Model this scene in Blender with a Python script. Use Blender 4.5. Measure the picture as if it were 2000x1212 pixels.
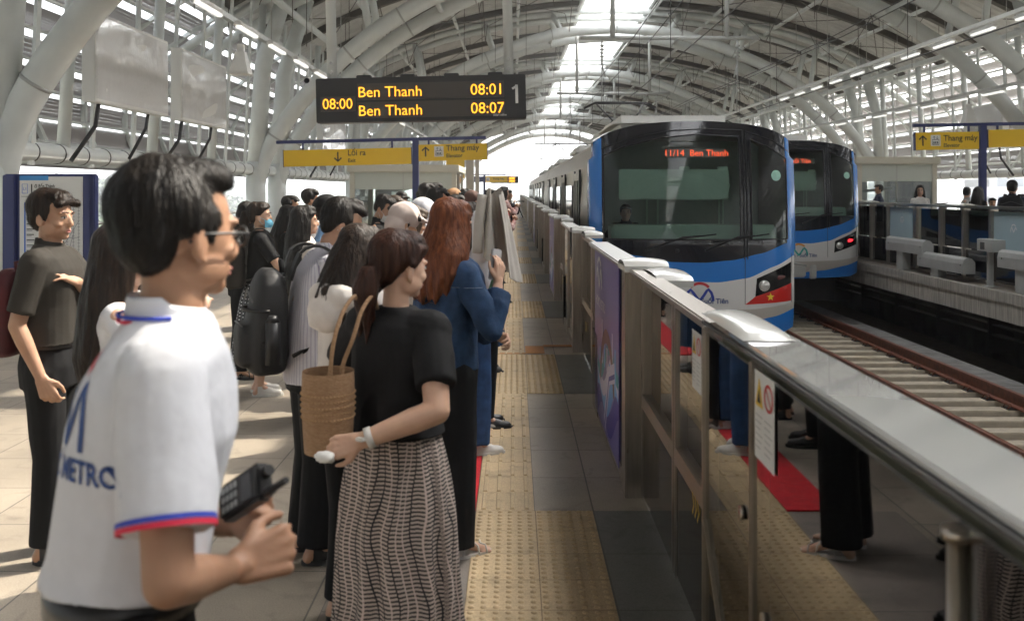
import bpy, bmesh, math, random
from mathutils import Vector, Matrix, noise
from mathutils.bvhtree import BVHTree
R = math.radians
random.seed(7)
for o in list(bpy.data.objects): bpy.data.objects.remove(o)
S = bpy.context.scene
COL = S.collection

# ------------------------------------------------------------ camera, world, sun, exposure
EYE = 1.63
cam = bpy.data.cameras.new('camera'); camo = bpy.data.objects.new('camera', cam); COL.objects.link(camo)
cam.lens = 35.1; cam.sensor_width = 36; cam.sensor_fit = 'HORIZONTAL'
cam.shift_x = -0.0025; cam.shift_y = -0.117
cam.clip_start = 0.05; cam.clip_end = 6000
camo.location = (0, 0, EYE); camo.rotation_euler = (R(90), 0, 0)
cam.dof.use_dof = True; cam.dof.focus_distance = 8.5; cam.dof.aperture_fstop = 4.8
S.camera = camo
SUN_EL, SUN_AZ = R(50), R(62)      # azimuth from +Y (ahead) towards +X (right)
W = bpy.data.worlds.new('World'); S.world = W; W.use_nodes = True
nt = W.node_tree; bg = nt.nodes['Background']
sky = nt.nodes.new('ShaderNodeTexSky'); sky.sky_type = 'NISHITA'; sky.sun_disc = False
sky.sun_elevation = SUN_EL; sky.sun_rotation = SUN_AZ
sky.air_density = 1.0; sky.dust_density = 6.0; sky.ozone_density = 0.6
hs = nt.nodes.new('ShaderNodeHueSaturation'); hs.inputs['Saturation'].default_value = 0.30
nt.links.new(sky.outputs[0], hs.inputs['Color']); nt.links.new(hs.outputs[0], bg.inputs[0]); bg.inputs[1].default_value = 0.15
sl = bpy.data.lights.new('sun', 'SUN'); so = bpy.data.objects.new('sun', sl); COL.objects.link(so)
sl.energy = 2.2; sl.angle = R(0.6); sl.color = (1, .90, .76)
sd = Vector((math.sin(SUN_AZ)*math.cos(SUN_EL), math.cos(SUN_AZ)*math.cos(SUN_EL), math.sin(SUN_EL)))
so.rotation_euler = sd.to_track_quat('Z', 'Y').to_euler()
S.view_settings.view_transform = 'Standard'; S.view_settings.look = 'None'
S.view_settings.exposure = 2.55; S.view_settings.gamma = 1
S.cycles.max_bounces = 7; S.cycles.diffuse_bounces = 4; S.cycles.glossy_bounces = 3; S.cycles.transmission_bounces = 4
S.cycles.transparent_max_bounces = 12; S.cycles.sample_clamp_indirect = 4; S.cycles.caustics_reflective = False; S.cycles.caustics_refractive = False

# ------------------------------------------------------------ helpers
def tag(o, label=None, cat=None, group=None, kind=None):
    if label: o['label'] = label
    if cat: o['category'] = cat
    if group: o['group'] = group
    if kind: o['kind'] = kind
    return o
def thing(name, label, cat, loc=(0, 0, 0), rz=0, group=None, rot=None):
    o = bpy.data.objects.new(name, None); COL.objects.link(o)
    o.empty_display_size = .1
    o.location = loc; o.rotation_euler = rot if rot else (0, 0, rz)
    return tag(o, label, cat, group)
def px(x, y, d):
    """photo pixel (2000 wide) at distance d ahead -> world point"""
    return Vector(((x-1005)*d/1950, d, EYE-(y-372)*d/1950))

class MB:
    def __init__(s): s.v = []; s.f = []; s.m = []; s.sm = []; s.uv = {}
    def add(s, vs, fs, mi=0, smooth=False):
        b = len(s.v); s.v += [tuple(q) for q in vs]
        for f in fs: s.f.append(tuple(i+b for i in f)); s.m.append(mi); s.sm.append(smooth)
        return b
    def box(s, x0, x1, y0, y1, z0, z1, mi=0, M=None):
        vs = [Vector(p) for p in ((x0,y0,z0),(x1,y0,z0),(x1,y1,z0),(x0,y1,z0),(x0,y0,z1),(x1,y0,z1),(x1,y1,z1),(x0,y1,z1))]
        if M: vs = [M @ q for q in vs]
        s.add(vs, [(0,3,2,1),(4,5,6,7),(0,1,5,4),(1,2,6,5),(2,3,7,6),(3,0,4,7)], mi); return s
    def bbox(s, x0, x1, y0, y1, z0, z1, b=.01, mi=0, M=None):
        """box with chamfered edges (all 12)"""
        bm = bmesh.new(); bmesh.ops.create_cube(bm, size=1)
        for q in bm.verts: q.co = Vector(((x0+x1)/2+q.co.x*(x1-x0), (y0+y1)/2+q.co.y*(y1-y0), (z0+z1)/2+q.co.z*(z1-z0)))
        bmesh.ops.bevel(bm, geom=list(bm.edges), offset=b, segments=2, affect='EDGES')
        bm.verts.index_update()
        vs = [q.co.copy() for q in bm.verts]
        if M: vs = [M @ q for q in vs]
        s.add(vs, [[w.index for w in f.verts] for f in bm.faces], mi); bm.free(); return s
    def tube(s, pts, r, n=8, mi=0, cap=True, smooth=True):
        pts = [Vector(p) for p in pts]; rs = r if isinstance(r, (list, tuple)) else [r]*len(pts)
        t0 = (pts[1]-pts[0]).normalized()
        a = Vector((0, 0, 1)) if abs(t0.z) < .9 else Vector((1, 0, 0))
        u = t0.cross(a).normalized(); vs = []; fs = []
        for i, p in enumerate(pts):
            if i == 0: t = t0
            elif i == len(pts)-1: t = (pts[i]-pts[i-1]).normalized()
            else: t = ((pts[i+1]-pts[i]).normalized()+(pts[i]-pts[i-1]).normalized()).normalized()
            u = (u - t*u.dot(t)).normalized(); w = t.cross(u)
            for k in range(n):
                q = 2*math.pi*k/n; vs.append(p+(u*math.cos(q)+w*math.sin(q))*rs[i])
        for i in range(len(pts)-1):
            for k in range(n):
                k2 = (k+1) % n; fs.append((i*n+k, i*n+k2, (i+1)*n+k2, (i+1)*n+k))
        s.add(vs, fs, mi, smooth)
        if cap:
            b = len(s.v)-len(vs)
            s.f.append(tuple(b+k for k in range(n))[::-1]); s.m.append(mi); s.sm.append(False)
            e = b+(len(pts)-1)*n
            s.f.append(tuple(e+k for k in range(n))); s.m.append(mi); s.sm.append(False)
        return s
    def bar(s, p0, p1, w, h, mi=0, up=(0, 0, 1)):
        p0, p1 = Vector(p0), Vector(p1); t = (p1-p0).normalized(); up = Vector(up)
        if abs(t.dot(up)) > .98: up = Vector((0, 1, 0))
        a = t.cross(up).normalized()*w/2; b = a.cross(t).normalized()*h/2
        s.add([p0-a-b, p0+a-b, p0+a+b, p0-a+b, p1-a-b, p1+a-b, p1+a+b, p1-a+b],
              [(0,1,2,3),(4,7,6,5),(0,4,5,1),(1,5,6,2),(2,6,7,3),(3,7,4,0)], mi); return s
    def ell(s, c, r, M=None, nu=14, nv=9, mi=0):
        vs = []; fs = []; c = Vector(c)
        vs.append(Vector((0, 0, -1)))
        for j in range(1, nv):
            a = math.pi*(j/nv-.5)
            for i in range(nu):
                b = 2*math.pi*i/nu; vs.append(Vector((math.cos(a)*math.cos(b), math.cos(a)*math.sin(b), math.sin(a))))
        vs.append(Vector((0, 0, 1)))
        for i in range(nu):
            fs.append((0, 1+(i+1) % nu, 1+i))
            t = 1+(nv-2)*nu; fs.append((len(vs)-1, t+i, t+(i+1) % nu))
        for j in range(nv-2):
            for i in range(nu):
                a = 1+j*nu; fs.append((a+i, a+(i+1) % nu, a+nu+(i+1) % nu, a+nu+i))
        out = []
        for q in vs:
            q = Vector((q.x*r[0], q.y*r[1], q.z*r[2]))
            if M: q = M @ q
            out.append(q+c)
        s.add(out, fs, mi, True); return s
    def prism(s, poly, z0, z1, mi=0, M=None):
        n = len(poly); vs = [Vector((p[0], p[1], z0)) for p in poly]+[Vector((p[0], p[1], z1)) for p in poly]
        if M: vs = [M @ q for q in vs]
        s.add(vs, [tuple(range(n))[::-1], tuple(range(n, 2*n))]+[(i, (i+1) % n, n+(i+1) % n, n+i) for i in range(n)], mi); return s
    def grid(s, fn, nu, nv, mi=0, smooth=True, closeu=False):
        vs = [Vector(fn(i/nu, j/nv)) for j in range(nv+1) for i in range(nu+(0 if closeu else 1))]
        w = nu if closeu else nu+1
        fs = [(j*w+i, j*w+(i+1) % w, (j+1)*w+(i+1) % w, (j+1)*w+i) for j in range(nv) for i in range(nu)]
        s.add(vs, fs, mi, smooth); return s
    def mesh(s, name, mats):
        me = bpy.data.meshes.new(name); me.from_pydata(s.v, [], s.f)
        for m in (mats if isinstance(mats, (list, tuple)) else [mats]): me.materials.append(m)
        me.polygons.foreach_set('material_index', s.m); me.polygons.foreach_set('use_smooth', s.sm)
        me.update(); return me
    def build(s, name, mats, parent=None, **k):
        o = bpy.data.objects.new(name, s.mesh(name, mats)); COL.objects.link(o)
        if parent: o.parent = parent
        if k: tag(o, **k)
        return o

def split(o, key=None):
    """every loose piece (or group of pieces sharing a key) becomes an object of its own"""
    me = o.data; n = len(me.vertices); par = list(range(n))
    def f(x):
        while par[x] != x: par[x] = par[par[x]]; x = par[x]
        return x
    for e in me.edges:
        a, b_ = f(e.vertices[0]), f(e.vertices[1])
        if a != b_: par[a] = b_
    gr = {}
    for i in range(n): gr.setdefault(f(i), []).append(i)
    if key:
        g2 = {}
        for k_, L_ in gr.items():
            c = Vector((0, 0, 0))
            for i in L_: c += me.vertices[i].co
            g2.setdefault(key(c/len(L_)), []).extend(L_)
        gr = g2
    root = {}
    for k_, L_ in gr.items():
        for i in L_: root[i] = k_
    fs = {}
    for p in me.polygons: fs.setdefault(root[p.vertices[0]], []).append(p)
    out = [o]; first = True
    for k_, L_ in gr.items():
        ix = {i: j for j, i in enumerate(L_)}; m2 = bpy.data.meshes.new(me.name)
        m2.from_pydata([me.vertices[i].co[:] for i in L_], [], [[ix[i] for i in p.vertices] for p in fs.get(k_, [])])
        for m_ in me.materials: m2.materials.append(m_)
        for p, q in zip(m2.polygons, fs.get(k_, [])): p.use_smooth = q.use_smooth; p.material_index = q.material_index
        if first: keep = m2; first = False
        else:
            c = o.copy(); c.data = m2; COL.objects.link(c); out.append(c)
    o.data = keep; return out
ORD = 'first second third fourth fifth sixth seventh eighth ninth tenth eleventh twelfth thirteenth fourteenth fifteenth sixteenth seventeenth eighteenth nineteenth twentieth twenty-first twenty-second twenty-third'.split()
def copy_tree(o, parent=None):
    c = o.copy(); COL.objects.link(c); c.parent = parent
    for ch in list(o.children): copy_tree(ch, c)
    return c

# ------------------------------------------------------------ materials
MATS = {}
def mat(name, col, rough=.5, metal=0, var=0, vscale=6, bump=0, bscale=40, spec=.5, coat=0, stretch=None, emit=None, es=1, alpha=None, sss=0, col2=None, det=4):
    if name in MATS: return MATS[name]
    m = bpy.data.materials.new(name); m.use_nodes = True; MATS[name] = m
    n = m.node_tree.nodes; l = m.node_tree.links; b = n['Principled BSDF']
    b.inputs['Base Color'].default_value = (*col, 1); b.inputs['Roughness'].default_value = rough; b.inputs['Metallic'].default_value = metal
    b.inputs['Specular IOR Level'].default_value = spec; b.inputs['Coat Weight'].default_value = coat
    if sss: b.inputs['Subsurface Weight'].default_value = sss; b.inputs['Subsurface Radius'].default_value = (.02, .008, .004)
    if emit: b.inputs['Emission Color'].default_value = (*emit, 1); b.inputs['Emission Strength'].default_value = es
    if var or bump or col2:
        tc = n.new('ShaderNodeTexCoord'); mp = n.new('ShaderNodeMapping'); l.new(tc.outputs['Object'], mp.inputs[0])
        if stretch: mp.inputs['Scale'].default_value = stretch
    if var or col2:
        nz = n.new('ShaderNodeTexNoise'); nz.inputs['Scale'].default_value = vscale; nz.inputs['Detail'].default_value = det; l.new(mp.outputs[0], nz.inputs[0])
        cr = n.new('ShaderNodeValToRGB'); l.new(nz.outputs[0], cr.inputs[0])
        c2 = col2 if col2 else tuple(min(1, c*(1+var)) for c in col); c1 = col if col2 else tuple(c*(1-var) for c in col)
        cr.color_ramp.elements[0].position = .32; cr.color_ramp.elements[1].position = .68
        cr.color_ramp.elements[0].color = (*c1, 1); cr.color_ramp.elements[1].color = (*c2, 1)
        l.new(cr.outputs[0], b.inputs['Base Color'])
        mr = n.new('ShaderNodeMapRange'); l.new(nz.outputs[0], mr.inputs[0]); mr.inputs[3].default_value = max(0, rough-.08); mr.inputs[4].default_value = min(1, rough+.1)
        l.new(mr.outputs[0], b.inputs['Roughness'])
    if bump:
        nb = n.new('ShaderNodeTexNoise'); nb.inputs['Scale'].default_value = bscale; nb.inputs['Detail'].default_value = 3; l.new(mp.outputs[0], nb.inputs[0])
        bp = n.new('ShaderNodeBump'); bp.inputs['Strength'].default_value = bump; bp.inputs['Distance'].default_value = .02
        l.new(nb.outputs[0], bp.inputs['Height']); l.new(bp.outputs[0], b.inputs['Normal'])
    return m
def glass(name, tint=(.8, .85, .85), ior=1.5, refl=1.0, rough=.02):
    if name in MATS: return MATS[name]
    m = bpy.data.materials.new(name); m.use_nodes = True; MATS[name] = m
    n = m.node_tree.nodes; l = m.node_tree.links; n.remove(n['Principled BSDF']); out = n['Material Output']
    t = n.new('ShaderNodeBsdfTransparent'); t.inputs[0].default_value = (*tint, 1)
    g = n.new('ShaderNodeBsdfGlossy'); g.inputs[1].default_value = rough; g.inputs[0].default_value = (refl, refl, refl, 1)
    fr = n.new('ShaderNodeFresnel'); fr.inputs[0].default_value = ior
    mx = n.new('ShaderNodeMixShader'); l.new(fr.outputs[0], mx.inputs[0]); l.new(t.outputs[0], mx.inputs[1]); l.new(g.outputs[0], mx.inputs[2]); l.new(mx.outputs[0], out.inputs[0])
    return m

M_white = mat('painted_steel', (.66, .69, .68), .38, var=.05, vscale=3)
M_band = mat('dark_band', (.06, .06, .06), .5)
M_alu = mat('brushed_steel', (.46, .42, .37), .30, 1, var=.10, vscale=5, stretch=(12, 12, 1), bump=.03, bscale=30)
M_alu2 = mat('satin_aluminium', (.50, .50, .48), .32, 1, var=.06, vscale=6)
M_train = mat('train_stainless', (.60, .555, .50), .34, 1, var=.06, vscale=3, stretch=(1, 1, 6))
M_cap = mat('cap_grey', (.60, .60, .57), .25, .0, coat=.4)
M_blk = mat('black_gloss', (.010, .010, .012), .08, coat=.5)
M_blkm = mat('black_matte', (.018, .018, .02), .45)
M_roof = mat('roof_sheet', (.56, .555, .54), .6, var=.12, vscale=1.5)
M_girder = mat('dark_girder', (.085, .075, .065), .6)
M_louv = mat('louvre_perforated', (.33, .31, .31), .55)
M_rail = mat('rusty_rail', (.20, .07, .04), .5, .1, var=.3, vscale=12)
M_conc = mat('concrete', (.36, .35, .32), .85, var=.18, vscale=3, bump=.3, bscale=60)
M_conc2 = mat('concrete_stained', (.40, .38, .34), .85, var=.3, vscale=4, stretch=(6, 6, .5), bump=.2, bscale=40)
M_slp = mat('sleeper_concrete', (.60, .53, .42), .8, var=.12, vscale=8)
M_bed = mat('track_bed', (.11, .09, .07), .9, var=.3, vscale=5, bump=.4, bscale=30)
M_blue = mat('train_blue', (.018, .20, .66), .25, coat=.3)
M_twht = mat('train_white', (.74, .74, .73), .25, coat=.5)
M_red = mat('flag_red', (.60, .02, .015), .3)
M_yel = mat('sign_yellow', (.78, .50, .010), .4)
M_navy = mat('sign_navy', (.018, .028, .13), .4)
M_black_text = mat('text_black', (.02, .02, .02), .5)
M_led = mat('led_amber', (.05, .02, 0), .5, emit=(1, .36, .02), es=.45)
M_ledr = mat('led_red', (.05, .01, 0), .5, emit=(1, .12, .04), es=.26)
M_lamp = mat('lamp_tube', (.8, .8, .8), .4, emit=(1, .98, .92), es=.14)
M_bwhite = mat('plain_white', (.72, .72, .70), .5)
M_grey = mat('cabinet_grey', (.42, .43, .42), .5, var=.08, vscale=4)

def louvre_alpha():
    m = M_louv; n = m.node_tree.nodes; l = m.node_tree.links; b = n['Principled BSDF']
    tc = n.new('ShaderNodeTexCoord'); mp = n.new('ShaderNodeMapping'); l.new(tc.outputs['UV'], mp.inputs[0])
    v = n.new('ShaderNodeTexVoronoi'); v.inputs['Scale'].default_value = 28; v.inputs['Randomness'].default_value = 0; l.new(tc.outputs['Object'], v.inputs[0])
    r = n.new('ShaderNodeMath'); r.operation = 'GREATER_THAN'; r.inputs[1].default_value = .19; l.new(v.outputs[0], r.inputs[0]); l.new(r.outputs[0], b.inputs['Alpha'])
louvre_alpha()

# ------------------------------------------------------------ text and logos
def text_mesh(s, size=1, align='LEFT', extr=0, spacing=1.0, bold=0, xs=1.0):
    c = bpy.data.curves.new('t', 'FONT'); c.body = s; c.size = size; c.align_x = align; c.extrude = extr; c.space_character = spacing; c.offset = bold
    c.resolution_u = 3
    o = bpy.data.objects.new('t', c); COL.objects.link(o)
    bpy.context.view_layer.update()
    dg = bpy.context.evaluated_depsgraph_get(); me = bpy.data.meshes.new_from_object(o.evaluated_get(dg))
    vs = [(v.co.x*xs, v.co.y, v.co.z) for v in me.vertices]; fs = [tuple(p.vertices) for p in me.polygons]
    bpy.data.objects.remove(o); bpy.data.curves.remove(c); bpy.data.meshes.remove(me)
    return vs, fs
def write(name, s, M, size, material, parent=None, align='LEFT', off=.003, bold=0, spacing=1, xs=1.0, fn=None):
    """text in the frame M (x right, y up, z out of the surface)"""
    vs, fs = text_mesh(s, size, align, 0, spacing, bold, xs)
    b = MB(); out = []
    for v in vs:
        q = Vector((v[0], v[1], off)); out.append(fn(q) if fn else M @ q)
    b.add(out, fs); return b.build(name, material, parent)
def ribbon(mb, pts, w, f, mi=0):
    """flat stroke in 2-d, mapped through f"""
    pts = [Vector((p[0], p[1])) for p in pts]; L = []; Rr = []
    for i, p in enumerate(pts):
        a = pts[max(0, i-1)]; b = pts[min(len(pts)-1, i+1)]; t = (b-a).normalized(); n_ = Vector((-t.y, t.x))*w/2
        L.append(p+n_); Rr.append(p-n_)
    vs = [f(Vector((q.x, q.y, 0))) for q in L+Rr]; n = len(pts)
    mb.add(vs, [(n+i, n+i+1, i+1, i) for i in range(n-1)], mi)
def arc(cx, cy, r, a0, a1, n=10, ry=None):
    return [(cx+r*math.cos(R(a0+(a1-a0)*i/n)), cy+(ry or r)*math.sin(R(a0+(a1-a0)*i/n))) for i in range(n+1)]
def logo(name, f, s, mats, parent):
    """twin-arch metro emblem, width about 2s: mats = (legs, arch)"""
    g = lambda q: f(Vector((q.x*s, q.y*s, q.z)))
    b = MB()
    ribbon(b, [(-.98, -.25), (-.86, .02), (-.66, .22), (-.5, .02), (0, -.62)], .2, g, 0)
    ribbon(b, [(-.02, -.62), (.3, -.2), (.5, .12), (.62, .24), (.84, .0), (.95, -.32), (.98, -.62)], .2, g, 0)
    ribbon(b, arc(0, -.05, .82, 143, 37, 12, .72), .2, g, 1)
    return b.build(name, mats, parent)
# ------------------------------------------------------------ setting: floor, tracks, roof
CX = 4.35                                   # centre line of the station
def mirror(x): return 2*CX-x
def tile_mat(name, col, tw, td, ox, oy, mortar=.004, var=.12, rough=.42, mcol=(.10, .095, .085)):
    m = bpy.data.materials.new(name); m.use_nodes = True; n = m.node_tree.nodes; l = m.node_tree.links; b = n['Principled BSDF']
    tc = n.new('ShaderNodeTexCoord'); mp = n.new('ShaderNodeMapping'); mp.inputs['Location'].default_value = (-ox, -oy, 0); l.new(tc.outputs['Object'], mp.inputs[0])
    br = n.new('ShaderNodeTexBrick'); br.offset = 0; br.inputs['Scale'].default_value = 1; br.inputs['Brick Width'].default_value = tw; br.inputs['Row Height'].default_value = td
    br.inputs['Mortar Size'].default_value = mortar; br.inputs['Mortar Smooth'].default_value = .1; br.inputs['Bias'].default_value = 0
    br.inputs['Color1'].default_value = (*[c*(1-var) for c in col], 1); br.inputs['Color2'].default_value = (*[min(1, c*(1+var)) for c in col], 1); br.inputs['Mortar'].default_value = (*mcol, 1)
    l.new(mp.outputs[0], br.inputs[0])
    nz = n.new('ShaderNodeTexNoise'); nz.inputs['Scale'].default_value = 1.6; nz.inputs['Detail'].default_value = 10; nz.inputs['Roughness'].default_value = .65; l.new(tc.outputs['Object'], nz.inputs[0])
    nz2 = n.new('ShaderNodeTexNoise'); nz2.inputs['Scale'].default_value = 160; nz2.inputs['Detail'].default_value = 2; l.new(tc.outputs['Object'], nz2.inputs[0])
    ad = n.new('ShaderNodeMath'); l.new(nz.outputs[0], ad.inputs[0]); l.new(nz2.outputs[0], ad.inputs[1])
    mr = n.new('ShaderNodeMapRange'); l.new(ad.outputs[0], mr.inputs[0]); mr.inputs[1].default_value = .75; mr.inputs[2].default_value = 1.25; mr.inputs[3].default_value = .70; mr.inputs[4].default_value = 1.15
    mx = n.new('ShaderNodeMix'); mx.data_type = 'RGBA'; mx.blend_type = 'MULTIPLY'; mx.inputs[0].default_value = 1
    l.new(br.outputs[0], mx.inputs[6]); l.new(mr.outputs[0], mx.inputs[7])
    n3 = n.new('ShaderNodeTexNoise'); n3.inputs['Scale'].default_value = 5.5; n3.inputs['Detail'].default_value = 9; n3.inputs['Distortion'].default_value = 1.2; l.new(tc.outputs['Object'], n3.inputs[0])
    m3 = n.new('ShaderNodeMapRange'); m3.inputs[1].default_value = .55; m3.inputs[2].default_value = .72; m3.inputs[3].default_value = 1; m3.inputs[4].default_value = .72; l.new(n3.outputs[0], m3.inputs[0])
    x3 = n.new('ShaderNodeMix'); x3.data_type = 'RGBA'; x3.blend_type = 'MULTIPLY'; x3.inputs[0].default_value = 1; l.new(mx.outputs[2], x3.inputs[6]); l.new(m3.outputs[0], x3.inputs[7]); l.new(x3.outputs[2], b.inputs['Base Color'])
    rr = n.new('ShaderNodeMapRange'); l.new(nz.outputs[0], rr.inputs[0]); rr.inputs[3].default_value = rough-.1; rr.inputs[4].default_value = rough+.12; l.new(rr.outputs[0], b.inputs['Roughness'])
    bp = n.new('ShaderNodeBump'); bp.inputs['Strength'].default_value = .5; bp.inputs['Distance'].default_value = .002; bp.invert = True
    l.new(br.outputs['Fac'], bp.inputs['Height']); l.new(bp.outputs[0], b.inputs['Normal'])
    return m
T_main = tile_mat('floor_tile_main', (.33, .285, .23), .60, .60, -.20, .08)
T_edge = tile_mat('floor_tile_edge', (.36, .31, .25), .30, .60, .10, .26)
T_dark = tile_mat('floor_tile_granite', (.17, .175, .165), .60, .60, .40, .26, var=.06)
T_band = tile_mat('floor_tile_band', (.23, .20, .175), .60, .60, -.75, .26, var=.06)
T_tac = tile_mat('tactile_tile', (.54, .405, .235), .30, .30, -.195, .26, .0025, var=.07, rough=.5, mcol=(.2, .13, .06))
L_END = 128; BK = -100
b = MB(); b.box(-8.0, .84, BK, L_END, -.5, 0); b.build('platform_floor', T_main, kind='structure')
b = MB(); b.box(mirror(.84), mirror(-8.0), BK, L_END, -.32, 0); b.build('platform_floor', T_main, kind='structure')
def sheet(name, x0, x1, y0, y1, z, m, kind='structure'):
    b = MB(); b.box(x0, x1, y0, y1, z-.003, z); return b.build(name, m, kind=kind)
sheet('floor_edge_tiles', .10, .84, BK, L_END, .005, T_edge)
sheet('floor_band', -.75, -.195, BK, 5.06, .004, T_band)
P0 = 4.75
dbl = [(3.24-P0+i*P0 if i else -5.0, 5.06-P0+i*P0) for i in range(0, 27)]
bz = [0.31, 5.06] 
dzones = [(BK, 5.06)]+[(7.99+i*P0, 9.87+i*P0) for i in range(25)]
bd = MB(); bt = MB(); bdk = MB()
for (a, c) in dzones:
    bdk.box(.395, .84, a, c, .005, .009)
bdk.build('floor_granite', T_dark, kind='structure')
bt.box(-.195, .10, BK, L_END, .005, .010)
for (a, c) in dzones: bt.box(.10, .395, a, c, .007, .010)
bt.build('tactile_paving', T_tac, kind='structure')
# raised dots and bars of the warning strip, nearest bays
def dome(mb, x, y, z, r, h, n=8):
    vs = []; fs = []
    for (q, k) in ((1, 0), (.75, .8), (.45, 1)):
        vs += [(x+r*q*math.cos(2*math.pi*i/n), y+r*q*math.sin(2*math.pi*i/n), z+h*k) for i in range(n)]
    for j in range(2): fs += [(j*n+i, j*n+(i+1) % n, (j+1)*n+(i+1) % n, (j+1)*n+i) for i in range(n)]
    fs.append(tuple(2*n+i for i in range(n))); mb.add(vs, fs, 0, True)
for zi, (a, c) in enumerate(dzones[:6]):
    y = max(a, 2.6)+.025
    y = c-.025-.05*int((c-y)/.05)
    while y < c-.01:
        for i in range(12):
            x = -.195+.025+i*.0492
            dome(bd, x, y, .0095, .0145, .0075)
        y += .05
bzones = [(5.06, 7.99)]+[(9.87+i*P0, 7.99+(i+1)*P0) for i in range(4)]
for (a, c) in bzones:
    y = a
    while y < c-.05:
        for i in range(4):
            x = -.195+.0375+i*.0733
            L = min(.27, c-y-.02)
            bd.add([(x-.0125, y+.015, .0095), (x+.0125, y+.015, .0095), (x+.0125, y+.015+L, .0095), (x-.0125, y+.015+L, .0095),
                    (x-.008, y+.022, .0175), (x+.008, y+.022, .0175), (x+.008, y+.008+L, .0175), (x-.008, y+.008+L, .0175)],
                   [(4,5,6,7),(0,1,5,4),(1,2,6,5),(2,3,7,6),(3,0,4,7)])
        y += .30
bd.build('tactile_dots', T_tac, kind='structure')
# red carpet strips and small floor markings
M_carpet = mat('red_carpet', (.50, .012, .02), .9, var=.15, vscale=30, bump=.4, bscale=200)
for i, (a, c) in enumerate(bzones[:3]):
    b = MB(); b.box(-.46, -.198, a, c, .005, .013)
    b.build('carpet', M_carpet, label=['red carpet strip beside the yellow tactile bars, nearest the camera', 'red carpet strip on the floor behind the nearest one, ahead of the denim jacket', 'farthest short red carpet strip along the tactile bars'][i], cat='carpet', group='red carpet strips on the platform')
M_or = mat('orange_mark', (.42, .17, .03), .6)
b = MB(); b.box(.11, .30, 9.93, 10.4, .011, .013); b.box(.30, .72, 10.36, 10.48, .011, .013); b.box(-.2, .11, 9.9, 9.96, .012, .014); b.build('floor_marking', M_or, kind='structure')
# platform fronts
b = MB(); b.box(.80, .90, BK, L_END, -.55, -.004); b.build('platform_edge', M_conc, kind='structure')
b = MB(); b.box(mirror(.90), mirror(.80), BK, L_END, -.16, .012); b.box(mirror(.96)+.08, mirror(.72), BK, L_END, -.46, -.163)
b.build('platform_edge', M_conc2, kind='structure')
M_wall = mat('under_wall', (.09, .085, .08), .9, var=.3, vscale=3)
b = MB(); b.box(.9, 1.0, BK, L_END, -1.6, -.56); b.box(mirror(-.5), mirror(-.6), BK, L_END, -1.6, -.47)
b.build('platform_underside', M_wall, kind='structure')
b = MB()
for z in (-.62, -.78, -.95): b.box(8.6, 8.75, -6, 60, z-.03, z)
for i in range(14):
    b.box(8.55, 9.0, 7+i*2.2, 7.06+i*2.2, -1.3, -.5)
b.build('cable_rack', mat('rack', (.05, .048, .045), .6), label='dark cable rack running under the right platform', cat='cable rack')
b = MB(); b.box(1.0, 9.2, BK, 400, -1.75, -1.6); b.build('track_bed', M_bed, kind='structure')
for (xa, xb, nm) in ((1.8, 3.235, 'left'), (5.47, 6.95, 'right')):
    b = MB()
    for x in (xa, xb):
        prof = [(-.07, -1.37), (.07, -1.37), (.07, -1.35), (.012, -1.335), (.012, -1.215), (.036, -1.205), (.036, -1.172), (.03, -1.168), (-.03, -1.168), (-.036, -1.172), (-.036, -1.205), (-.012, -1.215), (-.012, -1.335), (-.07, -1.35)]
        vs = [(x+p[0], BK, p[1]) for p in prof]+[(x+p[0], 300, p[1]) for p in prof]; n = len(prof)
        b.add(vs, [(i, n+i, n+(i+1) % n, (i+1) % n) for i in range(n)])
    tr = thing('railway_track', 'rusty rails of the track '+('hidden behind the platform fence under the front train' if nm == 'left' else 'open to view in front of the second train'), 'railway track')
    for q in split(b.build('rail', M_rail, tr)): pass
    s = MB(); cl = MB(); pd = MB(); y = 5.0
    cx = (xa+xb)/2
    while y < (60 if nm == 'right' else 16):
        s.bbox(cx-1.2, cx+1.2, y, y+.26, -1.56, -1.385, .012)
        for x in (xa, xb):
            pd.box(x-.17, x+.17, y+.03, y+.23, -1.386, -1.371)
            for sgn in (-1, 1):
                cl.tube([(x+sgn*.16, y+.07, -1.37), (x+sgn*.12, y+.05, -1.32), (x+sgn*.075, y+.13, -1.325), (x+sgn*.12, y+.21, -1.32), (x+sgn*.16, y+.19, -1.37)], .009, 5)
        y += .62
    s.build('sleepers', M_slp, tr, kind='stuff'); pd.build('rail_pads', M_blkm, tr, kind='stuff'); cl.build('rail_clips', M_rail, tr, kind='stuff')
b = MB(); y = -4
while y < 60: b.bbox(7.28, 7.72, y, y+.985, -1.6, -1.30, .01); y += 1.0
b.build('trough_cover', mat('trough', (.27, .27, .26), .8, var=.2, vscale=5), kind='structure')
b = MB(); b.box(3.9, 4.85, -4, 90, -1.6, -1.42); b.build('centre_walkway', M_conc, kind='structure')

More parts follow.
